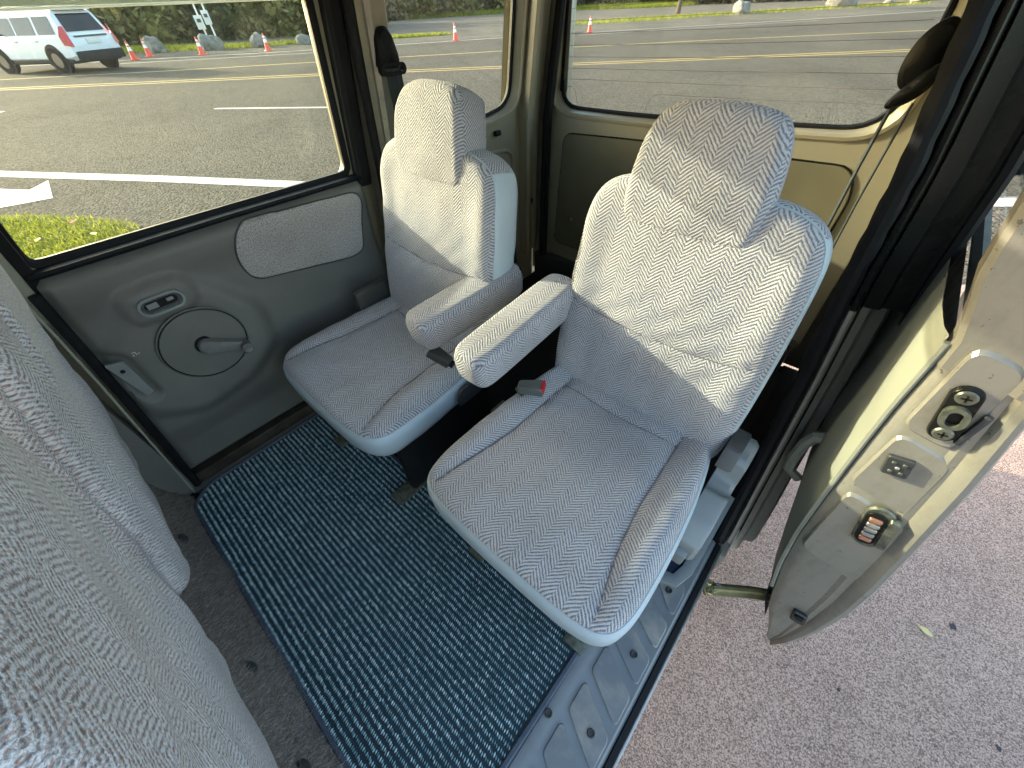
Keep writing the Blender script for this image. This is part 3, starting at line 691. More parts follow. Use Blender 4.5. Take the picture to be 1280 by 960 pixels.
# raised reinforcements on the edge face
def onE(off=0): return lambda a, b, h: (a, DY0-off-h, b)
for pl_, th in (([(.178, .600), (.238, .590), (.226, .735), (.172, .745)], .007), ([(.186, .455), (.272, .440), (.256, .575), (.184, .590)], .005), ([(.212, .235), (.316, .220), (.288, .425), (.196, .440)], .006)):
    mb = MB(); plate(mb, roundpoly(pl_, .018, 4)[::-1], onE(-.001), th, .005); mb.build('edge_panel', PNTJ, sd_, angle=20)
# inner skin and trim
mb = MB(); zi = np.linspace(-.20, .72, 30); yi_ = [DY0+.02, DY0+.06, 1.0, DY1]
vs = [(xi(z)+.006, y, z) for z in zi for y in yi_]; fs = [(i*4+k, (i+1)*4+k, (i+1)*4+k+1, i*4+k+1) for i in range(29) for k in range(3)]
mb.add(vs, fs).build('inner_skin', PNTJ, sd_)
mb = MB(); zi = np.linspace(.02, .735, 36); yi_ = [DY0+.018, DY0+.022, DY0+.04, DY0+.10, DY0+.25, 1.2, 1.46]
def tb_(z, y): return .006+.012*sst(.02, .06, np.array(y-DY0-.0))+.018*math.exp(-((z-.30)/.16)**2)*float(sst(.05, .2, np.array(y-DY0)))
vs = [(xi(z)-float(tb_(z, y)), y, z) for z in zi for y in yi_]; n_ = len(yi_)
fs = [(i*n_+k, (i+1)*n_+k, (i+1)*n_+k+1, i*n_+k+1) for i in range(35) for k in range(n_-1)]
mb.add(vs, fs).build('door_trim', TRIM, sd_)
mb = MB(); zi = np.linspace(-.15, .03, 8)
vs = [(xi(z)-.010, y, z) for z in zi for y in (DY0+.02, DY0+.05, 1.0, 1.45)]; fs = [(i*4+k, (i+1)*4+k, (i+1)*4+k+1, i*4+k+1) for i in range(7) for k in range(3)]
mb.add(vs, fs).build('kick_panel', PLA, sd_)
# trim edge moulding and grab handle
mb = MB(); tube(mb, [(xi(z)-.004, DY0+.012, z) for z in np.linspace(.02, .73, 24)], .0045, 6); mb.build('trim_moulding', TRIM, sd_)
gz = .26; gx = xi(gz)-.03
mb = MB(); path = [(gx+.004, .83, .345), (gx-.022, .825, .335), (gx-.030, .82, .31), (gx-.030, .815, .26), (gx-.024, .81, .225), (gx+.004, .81, .21)]
tube(mb, path, [.015, .014, .013, .013, .013, .014], 8, flat=.8); mb.build('grab_handle', TRIM, sd_)
# belt, window frame and glass above the belt
mb = MB(); tube(mb, [(xi(.745)+.012, y, .742) for y in (DY0+.01, 1.0, DY1)], .011, 6); mb.build('belt_seal', RUB, sd_)
mb = MB(); tube(mb, [(xo(.745)-.002, y, .742) for y in (DY0, 1.0, DY1)], .012, 6); mb.build('belt_moulding', RUB, sd_)
def xn(z): return float(np.interp(z, [.70, .745, .82, 1.0, 1.2], [.158, .154, .126, .098, .065]))
def xg(z): return xn(z)+.045
mb = MB(); zz_ = np.linspace(.70, 1.2, 14); secd = [(0, .045), (0, .012), (.006, .003), (.03, .0), (.062, -.002), (.075, -.010), (.086, -.010), (.092, .0), (.092, .05), (.05, .06)]; m = len(secd)
vs = [(xn(z)+a_, DY0+b_, z) for z in zz_ for a_, b_ in secd]; mb.add(vs, [(i*m+k, i*m+(k+1) % m, (i+1)*m+(k+1) % m, (i+1)*m+k) for i in range(13) for k in range(m)]).build('window_frame', PNTJ, sd_, angle=25)
mb = MB(); tube(mb, [(xn(z)+.02, DY0+.062, z) for z in zz_], .013, 6); mb.build('glass_run_seal', RUB, sd_)
mb = MB(); sweep(mb, [(xg(z), 1.46, z) for z in (.73, .85, 1.0, 1.19)], [(-.032, -.025), (.032, -.025), (.038, .0), (.032, .025), (-.032, .025)], (1, 0, 0)); mb.build('window_frame', BLK, sd_)
mb = MB(); sweep(mb, [(xg(1.18), y, 1.18) for y in (DY0+.03, 1.0, 1.46)], [(-.03, -.03), (.03, -.03), (.03, .03), (-.03, .03)], (1, 0, 0)); mb.build('window_frame', BLK, sd_)
mb = MB(); mb.add([(xg(z)+o_, y, z) for o_ in (0, .004) for z, y in ((.735, .64), (.735, 1.46), (1.18, 1.46), (1.18, .66))], [(0, 1, 2, 3), (7, 6, 5, 4), (0, 4, 5, 1), (2, 6, 7, 3)]); mb.build('window_pane', GLASS, sd_, smooth=False)
# latch with two screws
def disc(mb, c, r_, fn, h0, h1, n=18): plate(mb, [(c[0]+r_*math.cos(t), c[1]+r_*math.sin(t)) for t in np.linspace(0, 2*math.pi, n, endpoint=False)][::-1], lambda a, b, h: fn(a, b, h0+h), h1-h0, (h1-h0)*.4)
def edge_dev(name, ca, cb, hl, hw, tilt, mat, h0, h1):
    ca_, sa_ = math.cos(tilt), math.sin(tilt)
    return ca_, sa_
tilt = math.atan2(.095, -.020)
def rotE(c, off):
    def fn(a, b, h): return (c[0]+a*math.cos(tilt)-b*math.sin(tilt), DY0-off-h, c[1]+a*math.sin(tilt)+b*math.cos(tilt))
    return fn
E1_ = rotE((.207, .652), .006)
def E1(a, b, h): return E1_(a*.84, b*.84, h)
mb = MB(); plate(mb, oval(.054, .0185)[::-1], E1, .007, .003); lat = mb.build('latch_plate', BLK, sd_)
for s_ in (-1, 1):
    mb = MB(); plate(mb, [(s_*.037+.0125*math.cos(t), .0125*math.sin(t)) for t in np.linspace(0, 2*math.pi, 20, endpoint=False)][::-1], lambda a, b, h: E1(a, b, .007+h), .003, .002); mb.build('latch_screw', GREASE, sd_)
    mb = MB()
    for w_, l_ in ((.012, .0026), (.0026, .012)):
        plate(mb, [(s_*.037-w_/2, -l_/2), (s_*.037+w_/2, -l_/2), (s_*.037+w_/2, l_/2), (s_*.037-w_/2, l_/2)][::-1], lambda a, b, h: E1(a, b, .0101+h), .0004)
    mb.build('screw_slot', BLK, sd_, smooth=False)
mb = MB(); ring(mb, oval(.021, .0155)[::-1], oval(.014, .008)[::-1], lambda a, b, h: E1(a, b, .007+h), .008, 40); mb.build('latch_loop', GREASE, sd_)
mb = MB(); plate(mb, oval(.016, .010)[::-1], lambda a, b, h: E1(a, b, .0071+h), .0008); mb.build('latch_mouth', BLK, sd_)
bx('latch_guard', (.232, DY0-.010, .640), (.008, .008, .055), PLD, sd_, .003, None)
# square contact
E2 = rotE((.212, .534), .005)
mb = MB(); plate(mb, roundpoly([(-.019, -.015), (.019, -.015), (.019, .015), (-.019, .015)], .003, 3)[::-1], E2, .006, .002); mb.build('contact_block', PLD, sd_)
for a, b in ((-.009, .006), (.009, .006), (-.009, -.006), (.009, -.006), (0, 0)):
    mb = MB(); plate(mb, [(a+.0028*math.cos(t), b+.0028*math.sin(t)) for t in np.linspace(0, 2*math.pi, 10, endpoint=False)][::-1], lambda p, q_, h: E2(p, q_, .006+h), .002, .001); mb.build('contact_pin', STEEL if (a, b) == (0, 0) else GREASE, sd_)
# wiring contact strip
E3 = rotE((.256, .392), .006)
mb = MB(); plate(mb, oval(.054, .019)[::-1], E3, .006, .003); mb.build('contact_strip', GREASE, sd_)
mb = MB(); plate(mb, oval(.042, .0135)[::-1], lambda a, b, h: E3(a, b+.003, .006+h), .003, .001); mb.build('contact_well', BLK, sd_)
for k in range(5):
    a = -.026+k*.013
    mb = MB(); plate(mb, roundpoly([(a-.0042, -.006), (a+.0042, -.006), (a+.0042, .011), (a-.0042, .011)], .002, 3)[::-1], lambda p, q_, h: E3(p, q_, .009+h), .004, .0015); mb.build('contact_tab', COPPER if k in (0, 4) else STEEL, sd_)
mb = MB(); plate(mb, roundpoly([(-.040, -.026), (.040, -.026), (.040, -.012), (-.040, -.012)], .005, 4)[::-1], lambda p, q_, h: E3(p, q_, h), .012, .004); mb.build('strip_guard', GREASE, sd_)
# little bracket near the bottom of the edge
E4 = rotE((.318, -.005), .003)
mb = MB(); plate(mb, roundpoly([(-.022, -.014), (.022, -.014), (.022, .014), (-.022, .014)], .006, 4)[::-1], E4, .008, .003); mb.build('guide_block', PLD, sd_)
mb = MB(); plate(mb, roundpoly([(.004, -.009), (.017, -.009), (.017, .009), (.004, .009)], .003, 3)[::-1], lambda a, b, h: E4(a, b, .008+h), .006, .002); mb.build('guide_nose', BLK, sd_)
# lower roller arm
mb = MB(); sweep(mb, [(.315, .70, -.105), (.285, .683, -.104), (.24, .655, -.102), (.19, .618, -.10), (.155, .592, -.10)], [(-.002, -.016), (.002, -.016), (.003, -.004), (.016, -.004), (.016, .004), (.003, .004), (.002, .016), (-.002, .016)], (0, 0, 1)); mb.build('roller_arm', ZINC, sd_)
mb = MB(); box(mb, (.148, .588, -.096), (.026, .040, .012), (Vector((.8, -.6, 0)), Vector((.6, .8, 0)), Vector((0, 0, 1)))); mb.build('roller_bracket', ZINC, sd_, bevel=.003)
for dx, dy in ((-.006, .010), (.004, -.012), (.016, .016)):
    mb = MB(); vs = [(.146+dx+r_*math.cos(t), .588+dy+r_*math.sin(t), -.090+h) for r_, h in ((.0085, -.012), (.0085, .004), (.007, .006), (.004, .006), (.003, .003)) for t in np.linspace(0, 2*math.pi, 18, endpoint=False)]
    fs = [(i*18+k, i*18+(k+1) % 18, (i+1)*18+(k+1) % 18, (i+1)*18+k) for i in range(4) for k in range(18)]+[tuple(72+k for k in range(18))]
    mb.add(vs, fs).build('roller', ZINC if dx < .01 else STEEL, sd_)

# ---- roof, windscreen end, open-side front door
mb = MB(); box(mb, (-.575, -.05, 1.22), (1.16, 3.2, .04)); mb.build('roof', HEAD, van, bevel=.01)
mb = MB(); box(mb, (-.57, -1.58, .22), (1.2, .08, .86)); mb.build('dashboard', PLA, van, bevel=.03)
for x0, x1 in ((-1.17, -1.12), (.08, .0)):
    mb = MB(); sweep(mb, [(x0, -1.56, .62), (x1, -1.25, 1.21)], [(-.03, -.03), (.03, -.03), (.03, .03), (-.03, .03)], (1, 0, 0)); mb.build('windscreen_pillar', PNT, van)
mb = MB(); mb.add([(-1.15, -1.57, .64), (.05, -1.57, .64), (-.02, -1.25, 1.2), (-1.1, -1.25, 1.2)], [(0, 1, 2, 3)]); mb.build('windscreen', GLASS, van, smooth=False)
mb = MB(); box(mb, (.085, -1.02, .04), (.05, 1.0, 1.28)); mb.build('front_door', PNT, van, bevel=.02)
mb = MB(); sweep(mb, [(XR(z)-.02, y, z) for y, z in ((-.60, .0), (-.60, .65), (-.58, 1.2))], [(-.03, -.05), (.03, -.05), (.03, .05), (-.03, .05)], (1, 0, 0)); mb.build('centre_pillar', PNT, van)

# ---- seat belts (part of the van)
sb = empty('seat_belt', (0, 0, 0)); sb.parent = van; sb.location = Vector((-1.15, .76, 0))-wloc(van)
ax = XL(.95)+.035
mb = MB(); D = spline([(-.028, -.012), (-.020, .045), (.002, .055), (.022, .045), (.034, .0), (.036, -.022), (.026, -.034), (-.020, -.032), (-.034, -.024)], 40)
plate(mb, D, lambda a, b, h: (ax-.012+h, .766+a, .958+b), .022, .008, .006); mb.build('anchor_cover', RUB, sb)
mb = MB(); ring(mb, oval(.040, .013), oval(.032, .006), lambda a, b, h: (ax+h-.004, .772+a, .926+b), .016, 40); mb.build('belt_guide', RUB, sb)
mb = MB(); P_ = [(ax+.004, .774, .93), (ax+.002, .776, .85), (ax-.002, .778, .75), (ax-.006, .782, .6), (ax-.01, .785, .35)]
sweep(mb, P_, [(-.0008, -.024), (.0008, -.024), (.0008, -.008), (.0022, -.006), (.0008, -.004), (.0008, .004), (.0022, .006), (.0008, .008), (.0008, .024), (-.0008, .024)], (1, 0, 0)); mb.build('webbing', WEB, sb)
sb2 = empty('seat_belt', (0, 0, 0)); sb2.parent = van; sb2.location = Vector((-.03, 1.2, 0))-wloc(van)
mb = MB(); D = spline([(-.002, -.055), (.014, -.03), (.020, .015), (.012, .045), (-.010, .050), (-.034, .025), (-.042, -.015), (-.034, -.045), (-.018, -.058)], 40)
plate(mb, D, lambda a, b, h: (-.030+a, 1.205-h, .955+b), .03, .010, .006); mb.build('anchor_cover', RUB, sb2)
mb = MB(); D = spline([(.012, .042), (.020, .020), (.004, -.012), (-.020, -.030), (-.040, -.034), (-.040, -.018), (-.024, .004), (-.006, .030)], 36)
plate(mb, D, lambda a, b, h: (-.022+a, 1.178-h, .905+b), .022, .008, .006); mb.build('belt_guide', RUB, sb2)
mb = MB(); sweep(mb, [(-.050, 1.17, .88), (-.050, 1.165, .78), (-.046, 1.16, .60), (-.040, 1.14, .40), (-.030, 1.10, .15), (-.022, 1.06, .03)], [(-.0018, -.009), (.0018, -.009), (.0018, .009), (-.0018, .009)], (1, .25, 0)); mb.build('webbing', WEB, sb2)
mb = MB(); sweep(mb, [(-.022, 1.20, .88), (-.020, 1.20, .70), (-.012, 1.19, .5), (.004, 1.17, .25), (.012, 1.16, .03)], [(-.0015, -.006), (.0015, -.006), (.0015, .006), (-.0015, .006)], (1, .2, 0)); mb.build('webbing', WEB, sb2)
mb = MB(); tube(mb, [(-.040, 1.13, .515), (-.036, 1.13, .50), (-.030, 1.13, .49), (-.036, 1.12, .465), (-.046, 1.11, .455), (-.052, 1.105, .44)], [.006, .009, .008, .008, .009, .006], 8); mb.build('coat_hook', PLG, sb2)

# ================================================================== FLOOR MAT
fm = empty('floor_mat', (-.58, 0, .004), 'dark blue ribbed carpet floor mat in front of the two rear seats', 'floor mat')
MO = roundpoly([(-1.145, -.175, .01), (-1.10, -.232, .02), (-.04, -.232, .03), (-.035, .262, .05), (-1.145, .262, .03)], .03, 5)
mb = MB(); plate(mb, MO, lambda a, b, h: (a, b, .004+h), .006, .002); mb.build('mat_base', MATB, fm)
mb = MB(); tube(mb, [(a, b, .011) for a, b in resample(MO, 160)], .0065, 6, True); mb.build('binding', BIND, fm)
# woven ribs: rows of slanted loops
t = NT('mat_yarn', (.10,.2,.26), .85, 0, .2); ri = t.add('ShaderNodeNewGeometry').outputs['Random Per Island']
nz = t.noise(t.coord(), 6, 4)
c = t.ramp(ri, [(0, (.13,.22,.245)), (.5, (.29,.43,.465)), (1, (.58,.71,.74))]); c = t.mix(t.math('MULTIPLY', nz, .5), c, (.10,.19,.21)); t.base(c); YARN = t.m
mb = MB(); rowp = .0137; vs = []; fs = []
sh = [(-1, 0, 0), (0, -.8, 0), (1, 0, 0), (0, .8, 0), (-.45, -.3, .9), (.45, -.3, .9), (.45, .35, .9), (-.45, .35, .9)]
shf = [(0, 1, 5, 4), (1, 2, 5), (2, 6, 5), (2, 3, 6), (3, 7, 6), (3, 0, 7), (0, 4, 7), (4, 5, 6, 7)]
shf = [(0, 1, 4), (1, 5, 4), (1, 2, 5), (2, 6, 5), (2, 3, 6), (3, 7, 6), (3, 0, 7), (0, 4, 7), (4, 5, 6, 7)]
Min = np.array(MO); cM = Min.mean(0)
y = -.224
while y < .256:
    x = -1.136+random.uniform(0, .004); xs0 = []
    while x < -.046:
        xs0.append(x); x += .0052+random.uniform(-.0005, .0005)
    P = np.array([(q_, y) for q_ in xs0]); ins = inside(cM+(P-cM)*1.012, MO)
    for q_, ok in zip(xs0, ins):
        if not ok: continue
        b = len(vs); a = .55+random.gauss(0, .12); ca, sa = math.cos(a), math.sin(a); s1, s2, s3 = .0052*random.uniform(.85, 1.15), .0028*random.uniform(.8, 1.2), .0052*random.uniform(.75, 1.2)*(.95+.18*math.sin(q_*9+3*math.sin(y*13))*math.sin(y*17+q_*4))
        jy = random.gauss(0, .0006)
        for (p0, p1, p2) in sh:
            xx_, yy_ = p1*s2, p0*s1   # long axis across the row
            vs.append((q_+xx_*ca-yy_*sa*.55, y+jy+xx_*sa*.4+yy_*ca, .0095+p2*s3))
        fs += [tuple(b+i for i in f) for f in shf]
    y += rowp
mb.add(vs, fs); o = mb.build('woven_ribs', YARN, fm, smooth=True, angle=70); o['kind'] = 'stuff'

# ================================================================== SEATS
def WR(u, v):
    # soft creases and sag of used upholstery
    return .0016*np.sin(u*31+v*17+2*np.sin(v*23))*np.sin(v*29-u*11)+.0010*np.sin(u*83+9*np.sin(v*14))*np.exp(-((v-.2)/.12)**2)
def unit(v): v = np.array(v, float); return v/np.linalg.norm(v)
sl = .2; ND = math.hypot(1, sl); sn, cs = sl/ND, 1/ND
def backrest(root, cx, y0, z0, front, fab, dep=1.):
    """seat back with its built-in head pad; front=+1 shows its face to -y, -1 shows its rear face to +y"""
    if front > 0: eu, ev, en = (1, 0, 0), (0, sn, cs), (0, -cs, sn)
    else: eu, ev, en = (-1, 0, 0), (0, sn, cs), (0, cs, -sn)
    o = (cx, y0, z0)
    half = [(0, -.035), (.10, -.035), (.175, -.033), (.205, -.02), (.214, .03), (.217, .12), (.215, .25), (.210, .37), (.203, .422), (.185, .452), (.150, .470), (.10, .478), (0, .478)]
    if front < 0: half = [(a*1.13, b-.035*(b < 0)) for a, b in half]
    O = spline(mirror(half), 260)
    cr = lambda u, v: .008*(1-(u/.2)**2)+.007*np.exp(-((np.abs(u)-.180)/.03)**2)*np.clip((.44-v)/.05, 0, 1)+.007*np.exp(-((v-.12)/.10)**2)+WR(u, v)
    lum = spline([(-.19, .220), (-.14, .207), (0, .198), (.14, .207), (.19, .220)], 40, False)
    b, e, OO = pad('backrest', O, o, eu, ev, en, fab, root, cr, .019, [(lum, .0045, .0045)] if front > 0 else [], centre=(0, .22), uvoff=(.0155, 0))
    skirt('back_side_trim', OO, e, o, eu, ev, en, [(.0, .0), (.004, .004), (.006, .02*dep), (.006, .055*dep), (.0, .075*dep), (-.02, .088*dep)], VIN if front > 0 else fab, root, top=(.438, fab))
    P = [tuple(p) for p in e]; mb = MB(); tube(mb, P, .0026, 5, True); mb.build('piping', VIN if front > 0 else fab, b)
    hs, h0_ = (1.0, 0.) if front > 0 else (1.2, -.07); hx_ = -.012 if (front > 0 and cx > -.5) else 0.
    hh = [(0, .398+h0_), (.07, .398+h0_), (.106, .400+h0_), (.117, .412+h0_), (.119, .45+h0_), (.117, .49), (.110, .535), (.098, .570), (.078, .586), (.04, .592), (0, .593)]
    hh = [(a*hs, b) for a, b in hh]
    H = spline(mirror(hh), 220)+np.array([hx_, 0])
    hc = lambda u, v: WR(u, v)+.018-.004*(u/.12)**2-.016*np.clip((v-.5)/.09, 0, 1)**2-.008*np.clip((.45+h0_-v)/.05, 0, 1)
    h_, e2, O2 = pad('headrest', H, o, eu, ev, en, fab, root, hc, .016, [], centre=(0, .5), uvoff=(.0155, .004))
    skirt('headrest_side', O2, e2, o, eu, ev, en, [(0, 0), (.003, .004), (.003, .02), (-.002, .05), (-.012, .082), (-.03, .09)], fab, root)
    mb = MB(); lowi = [i for i in range(len(O2)) if O2[i, 1] < .455+h0_]; k0 = max(range(len(lowi)), key=lambda j: (lowi[j]-lowi[j-1]) % len(O2)); lowi = lowi[k0:]+lowi[:k0]; tube(mb, [tuple(e2[i]) for i in lowi], .0016, 5); mb.build('headrest_seam', SEAM, h_)
    return o
def cushion(root, cx, y0, y1, z, hw, fab):
    L = y1-y0
    half = [(0, -.008), (.09, -.007), (.16, -.002), (.205, .010), (hw+.002, .038), (hw+.008, .10), (hw+.004, .24), (hw-.008, .36), (hw-.03, L-.02), (hw-.06, L), (0, L)]
    O = spline(mirror(half), 260)
    w0 = .148
    s1 = spline([(w0+.040, .018), (w0+.014, .12), (w0, .22), (w0-.006, L-.02)], 40, False); s2 = s1*np.array([-1, 1])
    s3 = spline([(-.145, L-.085), (0, L-.10), (.145, L-.085)], 30, False)
    cr = lambda u, v: .010*(1-(u/.2)**2)+.014*np.exp(-((np.abs(u)-.196)/.034)**2)*np.clip((v-.02)/.1, 0, 1)+.012*np.exp(-((v-.09)/.08)**2)*np.exp(-(u/.12)**2)*.6+WR(u, v+.3)-.006*np.exp(-((u)/.10)**2-((v-.3)/.12)**2)
    b, e, OO = pad('seat_cushion', O, (cx, y0, z), (1, 0, 0), (0, 1, 0), (0, 0, 1), fab, root, cr, .019, [(s1, .0040, .006), (s2, .0040, .006), (s3, .006, .004)], centre=(0, L*.5), uvoff=(.0155, 0))
    skirt('cushion_side_trim', OO, e, None or (0, 0, 0), (1, 0, 0), (0, 1, 0), (0, 0, 1), [(0, 0), (.005, .004), (.008, .02), (.006, .055), (-.004, .075), (-.022, .085)], VIN, root)
    mb = MB(); tube(mb, [tuple(p) for p in e], .0026, 5, True); mb.build('piping', VIN, b)
    for line, nm in ((s1, 'seam'), (s2, 'seam')):
        pass
def armrest(root, P0, P1, w, th, fab, name='armrest'):
    """padded arm from its pivot P0 to its tip P1 (top centre line)"""
    P0, P1 = np.array(P0), np.array(P1); ev = unit(P1-P0); L = np.linalg.norm(P1-P0)
    eu = unit(np.cross(ev, (0, 0, 1))); en = np.cross(eu, ev)
    O = spline([(-w*.42, -.01), (w*.42, -.01), (w*.5, .03), (w*.5, L*.5), (w*.5, L-.05), (w*.46, L-.015), (w*.28, L), (-w*.28, L), (-w*.46, L-.015), (-w*.5, L-.05), (-w*.5, L*.5), (-w*.5, .03)], 160)
    b, e, OO = pad(name, O, P0, eu, ev, en, fab, root, lambda u, v: u*0+.003*(1-(u/w*2)**2), .015, [], rings=20, n=120, uvoff=(.0155, .0))
    skirt('armrest_side', OO, e, None, eu, ev, en, [(0, 0), (.003, .006), (.004, .02), (.002, th-.035), (-.006, th-.02), (-.022, th-.012)], fab, root)
    return b

BUCK = mat_plain('buckle_plastic', (.075,.085,.08), .4)
def buckle(root, c, d, red=True, faceup=1):
    d = unit(d); side = unit(np.cross(d, (0, 0, 1))); up = np.cross(side, d); c = np.array(c); SC = 1.25
    ax_ = (Vector(d), Vector(side), Vector(up))
    mb = MB(); O = roundpoly([(-.030, -.013), (.026, -.019), (.030, -.018), (.030, .018), (.026, .019), (-.030, .013)], .005, 4)
    plate(mb, O, lambda a, b, h: tuple(c+d*a+side*b+up*(h-.010)), .020, .004, .003); k = mb.build('buckle', BUCK if red else PLD, root, angle=30)
    if red:
        mb = MB(); box(mb, Vector(c+d*.0295+up*.003), (.008, .030, .015), ax_); mb.build('release_button', REDP, k, bevel=.0015)
    else:
        mb = MB(); box(mb, Vector(c-d*.034), (.014, .018, .010), ax_); mb.build('buckle_neck', BLK, k, bevel=.002)

# left rear seat
ls = empty('rear_seat', (-.81, .4, 0), 'rear seat with grey herringbone cloth standing beside the closed sliding door', 'car seat', 'pair of rear seats')
backrest(ls, -.824, .54, .35, 1, FAB)
cushion(ls, -.824, .155, .60, .366, .232, FAB)
armrest(ls, (-.628, .685, .565), (-.660, .375, .540), .092, .085, FAB)
mb = MB(); tube(mb, [(-.61, .66, .48), (-.59, .665, .46), (-.57, .67, .45)], .014, 8); mb.build('armrest_pivot', PLD, ls)
buckle(ls, (-.628, .415, .425), (-.80, -.25, .45), red=False)
mb = MB(); D = roundpoly([(.40, .318), (.48, .318), (.50, .352), (.47, .372), (.41, .372), (.395, .350)], .012, 4)
plate(mb, D[::-1], lambda a, b, h: (-.5675+h, a, b-.025), .004, .001); mb.build('buckle_pocket', PLD, ls)
mb = MB(); tube(mb, [(-.585, .44, .385), (-.575, .455, .36), (-.572, .47, .335)], .010, 6, flat=.3); mb.build('buckle_strap', WEB, ls)
mb = MB(); box(mb, (-1.055, .50, .33), (.03, .13, .20)); mb.build('recliner_cover', PLD, ls, bevel=.014)
for x in (-.97, -.65):
    mb = MB(); box(mb, (x, .40, .13), (.035, .34, .27)); mb.build('seat_mount', RUB, ls, bevel=.01)
    mb = MB(); box(mb, (x, .42, .01), (.05, .5, .02)); mb.build('floor_rail', GREASE, ls, bevel=.004)
mb = MB(); box(mb, (-.81, .40, .262), (.36, .36, .02)); mb.build('seat_pan', RUB, ls, bevel=.004)

# right rear seat
rs = empty('rear_seat', (-.21, .4, 0), 'rear seat with grey herringbone cloth and red belt buckle beside the open door', 'car seat', 'pair of rear seats')
backrest(rs, -.213, .61, .35, 1, FAB, .6)
cushion(rs, -.214, .172, .66, .374, .224, FAB)
armrest(rs, (-.452, .675, .590), (-.450, .345, .566), .090, .085, FAB)
mb = MB(); tube(mb, [(-.46, .645, .52), (-.43, .66, .50), (-.41, .665, .49)], .014, 8); mb.build('armrest_pivot', PLD, rs)
buckle(rs, (-.392, .482, .415), (.80, .42, .10), red=True)
mb = MB(); D = [(-.435, .475), (-.405, .462), (-.40, .49), (-.43, .505)]
plate(mb, D, lambda a, b, h: (a, b, .385+h), .006, .001); mb.build('buckle_bracket', GREASE, rs)
# recliner cover with its stepped top and lever slot
mb = MB(); D = roundpoly([(.43, .245), (.66, .265), (.69, .30), (.685, .385), (.655, .405), (.60, .392), (.585, .345), (.55, .338), (.535, .352), (.47, .335), (.43, .30)], .012, 4)
plate(mb, D, lambda a, b, h: (.012+h, a, b), .045, .008); mb.build('recliner_cover', PLG, rs, angle=30)
mb = MB(); D = roundpoly([(.575, .352), (.665, .372), (.66, .40), (.605, .392)], .006, 3)
plate(mb, D, lambda a, b, h: (.006+h, a, b+.02), .03, .004); mb.build('recliner_inner', PLD, rs)
mb = MB(); D = [(.47, .275), (.515, .300), (.512, .306), (.467, .281)]
plate(mb, D, lambda a, b, h: (.0565+h, a, b), .002); mb.build('lever_slot', BLK, rs, smooth=False)
mb = MB(); box(mb, (.03, .44, .262), (.028, .05, .04)); mb.build('recliner_lever', PLG, rs, bevel=.006)
mb = MB(); sweep(mb, [(.070, .70, .15), (.068, .58, .145), (.066, .47, .14), (.055, .435, .135), (.02, .425, .13)], [(-.008, -.012), (.008, -.012), (.010, .0), (.008, .012), (-.008, .012)], (0, 0, 1)); mb.build('base_rim', PLG, rs)
mb = MB(); box(mb, (.025, .57, .135), (.075, .26, .012)); mb.build('base_tray', mat_carpet('navy_carpet', [(.01,.013,.03), (.03,.04,.075), (.09,.1,.14)], 600), rs, bevel=.003)
for x in (-.36, -.05):
    mb = MB(); box(mb, (x, .42, .13), (.035, .34, .27)); mb.build('seat_mount', RUB, rs, bevel=.01)
    mb = MB(); box(mb, (x, .46, .01), (.05, .5, .02)); mb.build('floor_rail', GREASE, rs, bevel=.004)
mb = MB(); box(mb, (-.21, .42, .262), (.34, .40, .02)); mb.build('seat_pan', RUB, rs, bevel=.004)

# front seats, seen from behind
for cx, lab in ((-.835, 'front seat with grey herringbone cloth at the left edge, its back towards the mat'), (-.268, 'nearest front seat with coarse herringbone cloth filling the lower left corner')):
    fs_ = empty('front_seat', (cx, -.45, .275), lab, 'car seat', 'pair of front seats')
    y0 = -.212 if cx < -.5 else -.226
    backrest(fs_, cx, y0, .365, -1, FABF)
    # front half of the seat back and cushion, facing away
    eu, ev, en = (1, 0, 0), (0, sn, cs), (0, -cs, sn)
    O = spline(mirror([(0, -.035), (.175, -.033), (.212, .03), (.216, .25), (.200, .415), (.145, .468), (0, .475)]), 160)
    pad('front_face', O, (cx, y0-.11, .365), eu, ev, en, FABF, fs_, lambda u, v: u*0, .02, rings=10, n=100, centre=(0, .22))
    O = spline(mirror([(0, 0), (.18, .01), (.22, .08), (.22, .36), (.2, .44), (0, .45)]), 160)
    b, e, OO = pad('seat_cushion', O, (cx, -.78, .40), (1, 0, 0), (0, 1, 0), (0, 0, 1), FABF, fs_, lambda u, v: u*0, .03, rings=10, n=100, centre=(0, .22))
    skirt('cushion_side_trim', OO, e, None, (1, 0, 0), (0, 1, 0), (0, 0, 1), [(0, 0), (.004, .01), (.004, .07), (-.01, .10)], VIN, fs_)

# ================================================================== OUTDOORS
def strip(mb, pts, w, z):
    P = [Vector((*p, 0)) for p in pts]; vs = []
    for i, p in enumerate(P):
        a = P[max(i-1, 0)]; b = P[min(i+1, len(P)-1)]; t_ = (b-a).normalized(); n_ = Vector((-t_.y, t_.x, 0))*w/2
        vs += [(p.x-n_.x, p.y-n_.y, z), (p.x+n_.x, p.y+n_.y, z)]
    return mb.add(vs, [(2*i, 2*i+2, 2*i+3, 2*i+1) for i in range(len(P)-1)])
ASP = mat_asphalt('lot_asphalt', (.20,.147,.120), (.60,.455,.38), 300, .4, .95)
ROAD = mat_asphalt('road_asphalt', (.060,.056,.046), (.155,.141,.114), 34, .5, .75)
mb = MB(); mb.add([(-300, -300, G), (300, -300, G), (300, 300, G), (-300, 300, G)], [(0, 1, 2, 3)])
tag(mb.build('ground', ASP, smooth=False), kind='structure')
WF = [(-62, -30), (-46, -12), (-38, -2.2), (-30.75, 6.4), (-27.52, 10.2), (-24.68, 13.99), (-23.0, 16.6), (-19.72, 22.04), (-17.58, 25.0), (-15.03, 28.75), (-8.59, 37.82), (-2.1, 48.54), (4, 59), (18, 84)]
